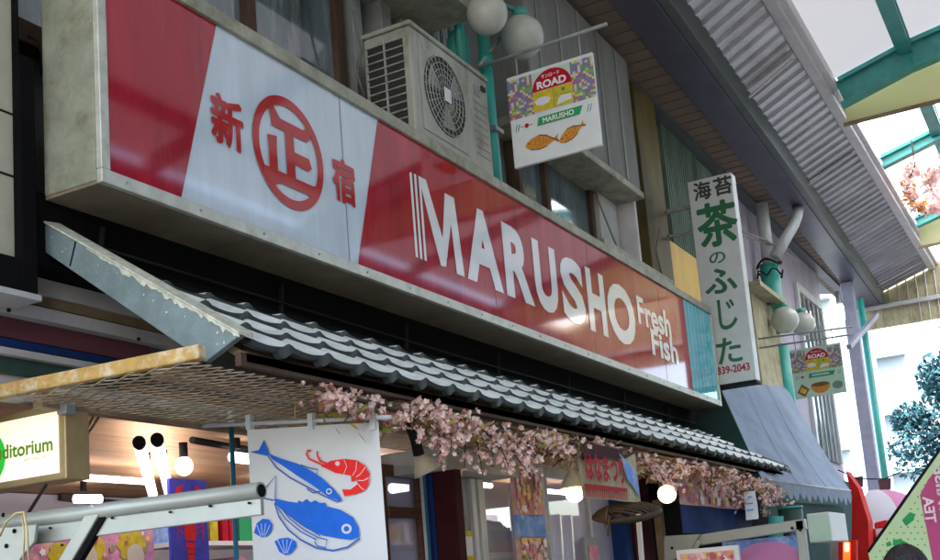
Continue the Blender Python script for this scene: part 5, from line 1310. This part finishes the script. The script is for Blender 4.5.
glyph('茶', 696, 207, 735, 250, 'calli', .03)
glyph('の', 709, 254, 725, 265, 'calli', .02); glyph('ふ', 704, 272, 735, 296, 'calli', .03)
glyph('じ', 717, 301, 735, 331, 'calli', .02); glyph('た', 716, 340, 740, 365, 'calli', .025)
glyph('339-2043', 717, 367.5, 750, 375.5, 'redink', .03)
MB().bar((x+.08, 3.12, 5.3), (x+.08, 3.5, 5.3), .04, .04).bar((x+.08, 3.12, 3.7), (x+.08, 3.5, 3.7), .04, .04).build('bracket', 'greypost', cs)

# ================================================================== TARP AWNING AND THINGS BEYOND
ta = thing('canvas_awning', (12, 2.8, 2.2), 'sloping pale blue white canvas awning with a scalloped edge beyond the tiled awning', 'awning')
tl, trr = Vector((10.75, 3.45, 3.66)), Vector((16.3, 3.45, 3.95)); bl_, brr = W(790, 500, 'y', 2.25), W(850, 493, 'y', 2.25)
tl = W(718, 383, 'y', 3.3); trr = W(786, 386, 'y', 3.3); bl_ = W(762, 480, 'y', 2.35); brr = W(850, 491, 'y', 2.35)
def tarp(u, v):
    p_ = tl.lerp(trr, u).lerp(bl_.lerp(brr, u), v); p_.z += -.07*math.sin(math.pi*v)+.010*math.sin(u*40)*(.3+v)-.03*abs(math.sin(u*math.pi*4))*math.sin(math.pi*v)+.006*math.sin(u*97+v*11); return p_
MB().grid(tarp, 60, 14).build('canvas', 'tarp', ta)
g = MB(); n = 15
for k in range(n):
    u0_, u1_ = k/n, (k+1)/n
    def sc(a, b):
        uu = u0_+(u1_-u0_)*a; p_ = tarp(uu, 1.0); return p_+Vector((0, -.01, -b*(.08+.07*math.sin(math.pi*a))))
    g.grid(sc, 6, 2)
g.build('scalloped_edge', 'scallop', ta)
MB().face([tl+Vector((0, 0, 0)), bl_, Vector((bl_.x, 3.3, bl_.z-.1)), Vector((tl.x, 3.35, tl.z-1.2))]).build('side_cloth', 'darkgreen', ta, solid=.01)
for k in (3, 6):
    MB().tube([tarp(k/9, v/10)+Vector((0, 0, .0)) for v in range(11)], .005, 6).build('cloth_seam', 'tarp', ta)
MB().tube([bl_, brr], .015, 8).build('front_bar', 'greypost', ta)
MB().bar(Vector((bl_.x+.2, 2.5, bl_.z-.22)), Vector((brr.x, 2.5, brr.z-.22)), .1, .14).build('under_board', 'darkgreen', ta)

rs = thing('red_stall', W(865, 560, 'y', 2.3), 'red framed stall front with small glowing lanterns beyond the canvas awning', 'stall')
q = [W(a, b, 'x', 13.9) for a, b in ((838, 468), (848, 482), (862, 505), (866, 560), (850, 575), (848, 505))]
MB().prism([W(a, b, 'x', 14.0) for a, b in ((846, 471), (858, 488), (868, 520), (870, 575), (851, 575), (852, 500))], (.3, 0, 0)).build('end_panel', 'red', rs)
MB().prism([W(a, b, 'x', 12.4) for a, b in ((838, 540), (856, 540), (856, 600), (838, 600))], (.12, 0, 0)).build('lamp_frame', 'red', rs, bevel=.01)
MB().prism([W(a, b, 'x', 12.38) for a, b in ((843, 542), (850, 542), (850, 600), (843, 600))], (.015, 0, 0)).build('lantern', 'lantern', rs)
MB().prism([W(a, b, 'x', 12.365) for a, b in ((845, 543), (848, 543), (848, 551), (845, 551))], (.01, 0, 0)).build('lantern_core', 'bulb', rs)
rnd = random.Random(31)
for k in range(26):
    c = W(866+rnd.random()*20, 524+rnd.random()*36, 'x', 14.3+rnd.random()*.5); w_ = .03+.05*rnd.random()
    MB().box(c-Vector((.03, w_, w_)), c+Vector((.03, w_, w_*1.4))).build('packet', rnd.choice(['red', 'p_red', 'black', 'board_white', 'p_orange', 'red', 'blackmetal']), rs, bevel=.008)
MB().prism([W(a, b, 'x', 12.6) for a, b in ((830, 541), (838, 540), (838, 600), (830, 600))], (.2, 0, 0)).build('grey_panel', 'wall_light', rs)
MB().prism([W(a, b, 'x', 15.0) for a, b in ((866, 525), (886, 520), (892, 560), (868, 590))], (.3, 0, 0)).build('red_shelf', 'red', rs)
for k, (px, py) in enumerate(((872, 545), (880, 538), (876, 556))):
    MB().sphere(W(px, py, 'x', 14.8), .05, 12).build('lantern', 'lantern' if k % 2 else 'bulb_white', rs)

def dome(x0, x1, y0, z0, z1, proj_, lab):
    t = thing('dome_awning', ((x0+x1)/2, y0, z0), lab, 'awning', 'pink striped dome awnings')
    n = 5
    for k in range(n):
        a0_, a1_ = math.pi*k/n, math.pi*(k+1)/n
        def fn(u, v):
            a = a0_+(a1_-a0_)*u; b = math.pi/2*v; cx0 = (x0+x1)/2; hw = (x1-x0)/2
            return (cx0-hw*math.cos(a)*math.cos(b), y0-proj_*math.sin(a)*math.cos(b), z0+(z1-z0)*math.sin(b))
        MB().grid(fn, 6, 8).build('panel', 'pinkcloth' if k % 2 else 'whitecloth', t)
c = W(868, 505, 'x', 16); dome(15.4, 17.6, 2.6, c.z-.35, c.z+.22, .75, 'nearer pink and white dome awning beside the red stall')
c = W(900, 520, 'x', 18); dome(18.2, 20.8, 2.2, c.z-.25, c.z+.30, .9, 'farther pink dome awning beside the green flag')
for (px, py, lab) in ((856, 482, 'left small brown pennant on the line above the dome awnings'), (884, 484, 'right small brown pennant on the line above the dome awnings')):
    a_ = W(px-6, py-4, 'x', 15); b_ = W(px+7, py-6, 'x', 15); c_ = W(px+7, py+5, 'x', 15); d_ = W(px-4, py+6, 'x', 15)
    MB().face([a_, d_, c_, b_]).build('pennant', 'purple_tile', None, lab, 'pennant', 'brown pennants on one line', solid=.01)
MB().tube([W(838, 470, 'x', 15), W(858, 479, 'x', 15), W(884, 479, 'x', 15), W(905, 470, 'x', 15)], .008, 5).build('bunting_line', 'cable_dark', None, 'thin line carrying the brown pennants', 'line')

# ---- flag
fg = thing('street_flag', W(900, 560, 'x', 8), 'pale green dotted flag with a magenta panel on a slanting dark pole at lower right', 'flag')
fa_, fb2 = W(868, 552, 'x', 8.0), W(985, 385, 'x', 8.0)
MB().tube([fa_, fb2], .010, 8).build('pole', 'blackmetal', fg)
def flagp(u, v, o=0):
    p_ = fa_.lerp(fb2, u)+Vector((0, 0, -v*1.35)); p_ += Vector((.025*math.sin(v*7+u*5)*v-o, -.10*v, 0)); return p_
MB().grid(lambda u, v: flagp(u, v), 24, 20).build('cloth', 'flag', fg)
def fpxx(px, py, o):  # invert roughly: plane x=8
    p_ = W(px, py, 'x', 8.0); d_ = fb2-fa_; v = 0
    for _ in range(6):
        u = (p_.y+.10*v-fa_.y)/d_.y; v = (fa_.z+d_.z*u-p_.z)/1.35
    return flagp(u, v, o)
g = MB(); rnd = random.Random(8)
for i in range(16):
    for j in range(22):
        px, py = 866+i*7+(3 if j % 2 else 0), 455+j*6; p_ = W(px, py, 'x', 8.0); u = (p_.y-fa_.y)/(fb2.y-fa_.y)
        if px > 925 or py < 552-(px-868)*1.42+12: continue
        g.face([fpxx(px+1.1*math.cos(a), py+1.1*math.sin(a), .004) for a in (0, 1.57, 3.14, 4.71)])
g.build('dots', 'flag_dot', fg)
g = MB()
for P_ in ([(893, 540), (900, 539), (908, 543), (916, 550), (917, 557), (908, 556), (898, 548), (893, 545)], [(902, 520), (910, 512), (915, 514), (914, 520), (906, 526)], [(886, 543), (890, 541), (892, 545), (887, 547)]):
    g.face([fpxx(a, b, .006) for a, b in P_])
g.build('emblem', 'flag_dk', fg)
mg = [(921, 492), (940, 462), (975, 425), (975, 600), (935, 570)]
MB().face([fpxx(a, b, .005) for a, b in ((920, 495), (928, 480), (945, 459), (972, 428), (978, 575), (934, 566))]).build('magenta_panel', 'flag_mag', fg)
# mirrored lettering seen from the back, reading down the cloth
o0 = fpxx(923, 497, .035); text_part('lettering', 'TEA', o0+Vector((0, 0, -.17)), (0, 0, 1), (0, -1, 0), .17, .065, 'flag_txt', fg, .03, .0)
o0 = fpxx(934, 470, .035); text_part('lettering', 'HAWAIISE', o0+Vector((-.0, -.0, -.50)), (0, 0, 1), (0, -1, 0), .52, .065, 'flag_txt', fg, .03, .0)

# ---- person with dark hair at lower right (seen from behind)
def person(x, y, h):
    t = thing('person', (x, y, 0), 'person with short black hair walking away, only the top of the head in view', 'person')
    me = bpy.data.meshes.new('body')
    V = [(0, 0, .93), (0, 0, 1.10), (.01, 0, 1.28), (.0, 0, 1.40), (.01, 0, 1.47), (.02, 0, 1.53),
         (0, .17, 1.38), (-.04, .23, 1.12), (.05, .25, .88), (0, -.17, 1.38), (.04, -.23, 1.12), (.12, -.25, .90),
         (0, .09, .88), (.10, .10, .50), (.02, .10, .10), (.14, .10, .04), (0, -.09, .88), (-.02, -.10, .50), (-.18, -.10, .12), (-.08, -.10, .05)]
    E_ = [(0, 1), (1, 2), (2, 3), (3, 4), (4, 5), (3, 6), (6, 7), (7, 8), (3, 9), (9, 10), (10, 11), (0, 12), (12, 13), (13, 14), (14, 15), (0, 16), (16, 17), (17, 18), (18, 19)]
    rad = [.15, .13, .15, .11, .055, .055, .065, .05, .035, .065, .05, .035, .10, .065, .045, .04, .10, .065, .045, .04]
    me.from_pydata([Vector(v)*h/1.7 for v in V], E_, []); me.materials.append(M['coat'])
    o = bpy.data.objects.new('body', me); COL.objects.link(o); o.parent = t
    sk = o.modifiers.new('skin', 'SKIN'); sk.use_smooth_shade = True
    for i, r_ in enumerate(rad): me.skin_vertices[0].data[i].radius = (r_*h/1.7, r_*h/1.7*(1.25 if i in (0, 1, 2) else 1))
    me.skin_vertices[0].data[0].use_root = True
    sb = o.modifiers.new('sub', 'SUBSURF'); sb.levels = 1; sb.render_levels = 2
    s_ = h/1.7; hc = Vector((x+.03*s_, y, h-.118*s_))
    hd = MB(); hd.sphere(hc, .086*s_, 28, 1.28); 
    nose = hc+Vector((.088*s_, 0, -.01*s_)); hd.lathe(nose, (1, 0, -.3), [(.016, -.01), (.012, .008), (0, .018)], 10)
    for sgn in (-1, 1): hd.lathe(hc+Vector((-.005, sgn*.082*s_, -.01)), (0, sgn, 0), [(.024, -.01), (.026, .004), (.012, .012)], 12)
    hd.build('head', 'skin', t)
    ey = MB()
    for sgn in (-1, 1): ey.sphere(hc+Vector((.076*s_, sgn*.032*s_, .01*s_)), .011, 10)
    ey.build('eye', 'board_white', t); MB().bar(hc+Vector((.078*s_, -.022, -.052*s_)), hc+Vector((.078*s_, .022, -.052*s_)), .01, .008).build('mouth', 'redink', t)
    hr = MB(); rnd = random.Random(3)
    def hf(u, v):
        th = 2*math.pi*u; ph = math.pi*(.02+.60*v); front = math.cos(th)
        lim = 1 if front < .2 else .55
        ph = math.pi*.62*v*lim; r_ = .098*s_*(1+.015*math.sin(th*23)+.01*math.sin(th*41+v*9)); return hc+Vector((r_*math.sin(ph)*math.cos(th)-.006, r_*math.sin(ph)*math.sin(th), r_*1.24*math.cos(ph)+.004))
    hr.grid(hf, 90, 20); hr.build('hair', 'hair', t)
    for sgn, (fx_, fz_) in ((1, (.05, .0)), (-1, (-.16, .0))):
        b_ = Vector((x+fx_*s_, y+sgn*.10*s_, .0)); MB().hexa([b_+Vector((-.08, -.045, 0)), b_+Vector((.17, -.04, 0)), b_+Vector((.17, .04, 0)), b_+Vector((-.08, .045, 0))], [b_+Vector((-.08, -.04, .09)), b_+Vector((.12, -.03, .06)), b_+Vector((.12, .03, .06)), b_+Vector((-.08, .04, .09))]).build('shoe', 'shoe', t, bevel=.02)
    for sgn, p_ in ((1, (.05, .25, .88)), (-1, (.12, -.25, .90))):
        w0 = Vector((x, y, 0))+Vector(p_)*s_; hb_ = MB(); hb_.lathe(w0+Vector((0, 0, -.045)), (0, 0, 1), [(.012, -.05), (.03, -.03), (.032, .02), (.025, .06)], 12)
        for k in range(4): L = (.07, .08, .075, .06)[k]; yy = -.026+.0175*k; hb_.tube([w0+Vector((yy, 0, -.085)), w0+Vector((yy, -sgn*.008, -.085-L*.5)), w0+Vector((yy, -sgn*.022, -.085-L))], [.0085, .008, .006], 8)
        hb_.tube([w0+Vector((.025, 0, -.04)), w0+Vector((.045, -sgn*.01, -.075)), w0+Vector((.048, -sgn*.015, -.10))], [.011, .010, .007], 8)
        hb_.build('hand', 'skin', t)
    return t
hp = W(903, 546, 'x', 5.0)
person(5.0-.03, hp.y, hp.z-.0)

# ================================================================== OPPOSITE SIDE (seen only in reflections)
op = thing('opposite_row', (8, -5.5, 0), 'plain row of shops across the street, outside the photograph', 'building')
MB().box((-6, -6.5, 0), (12, -4.6, 6.8)).build('wall', 'opp', op)
MB().box((15.5, -6.5, 0), (26, -4.6, 6.8)).build('wall', 'opp', op)
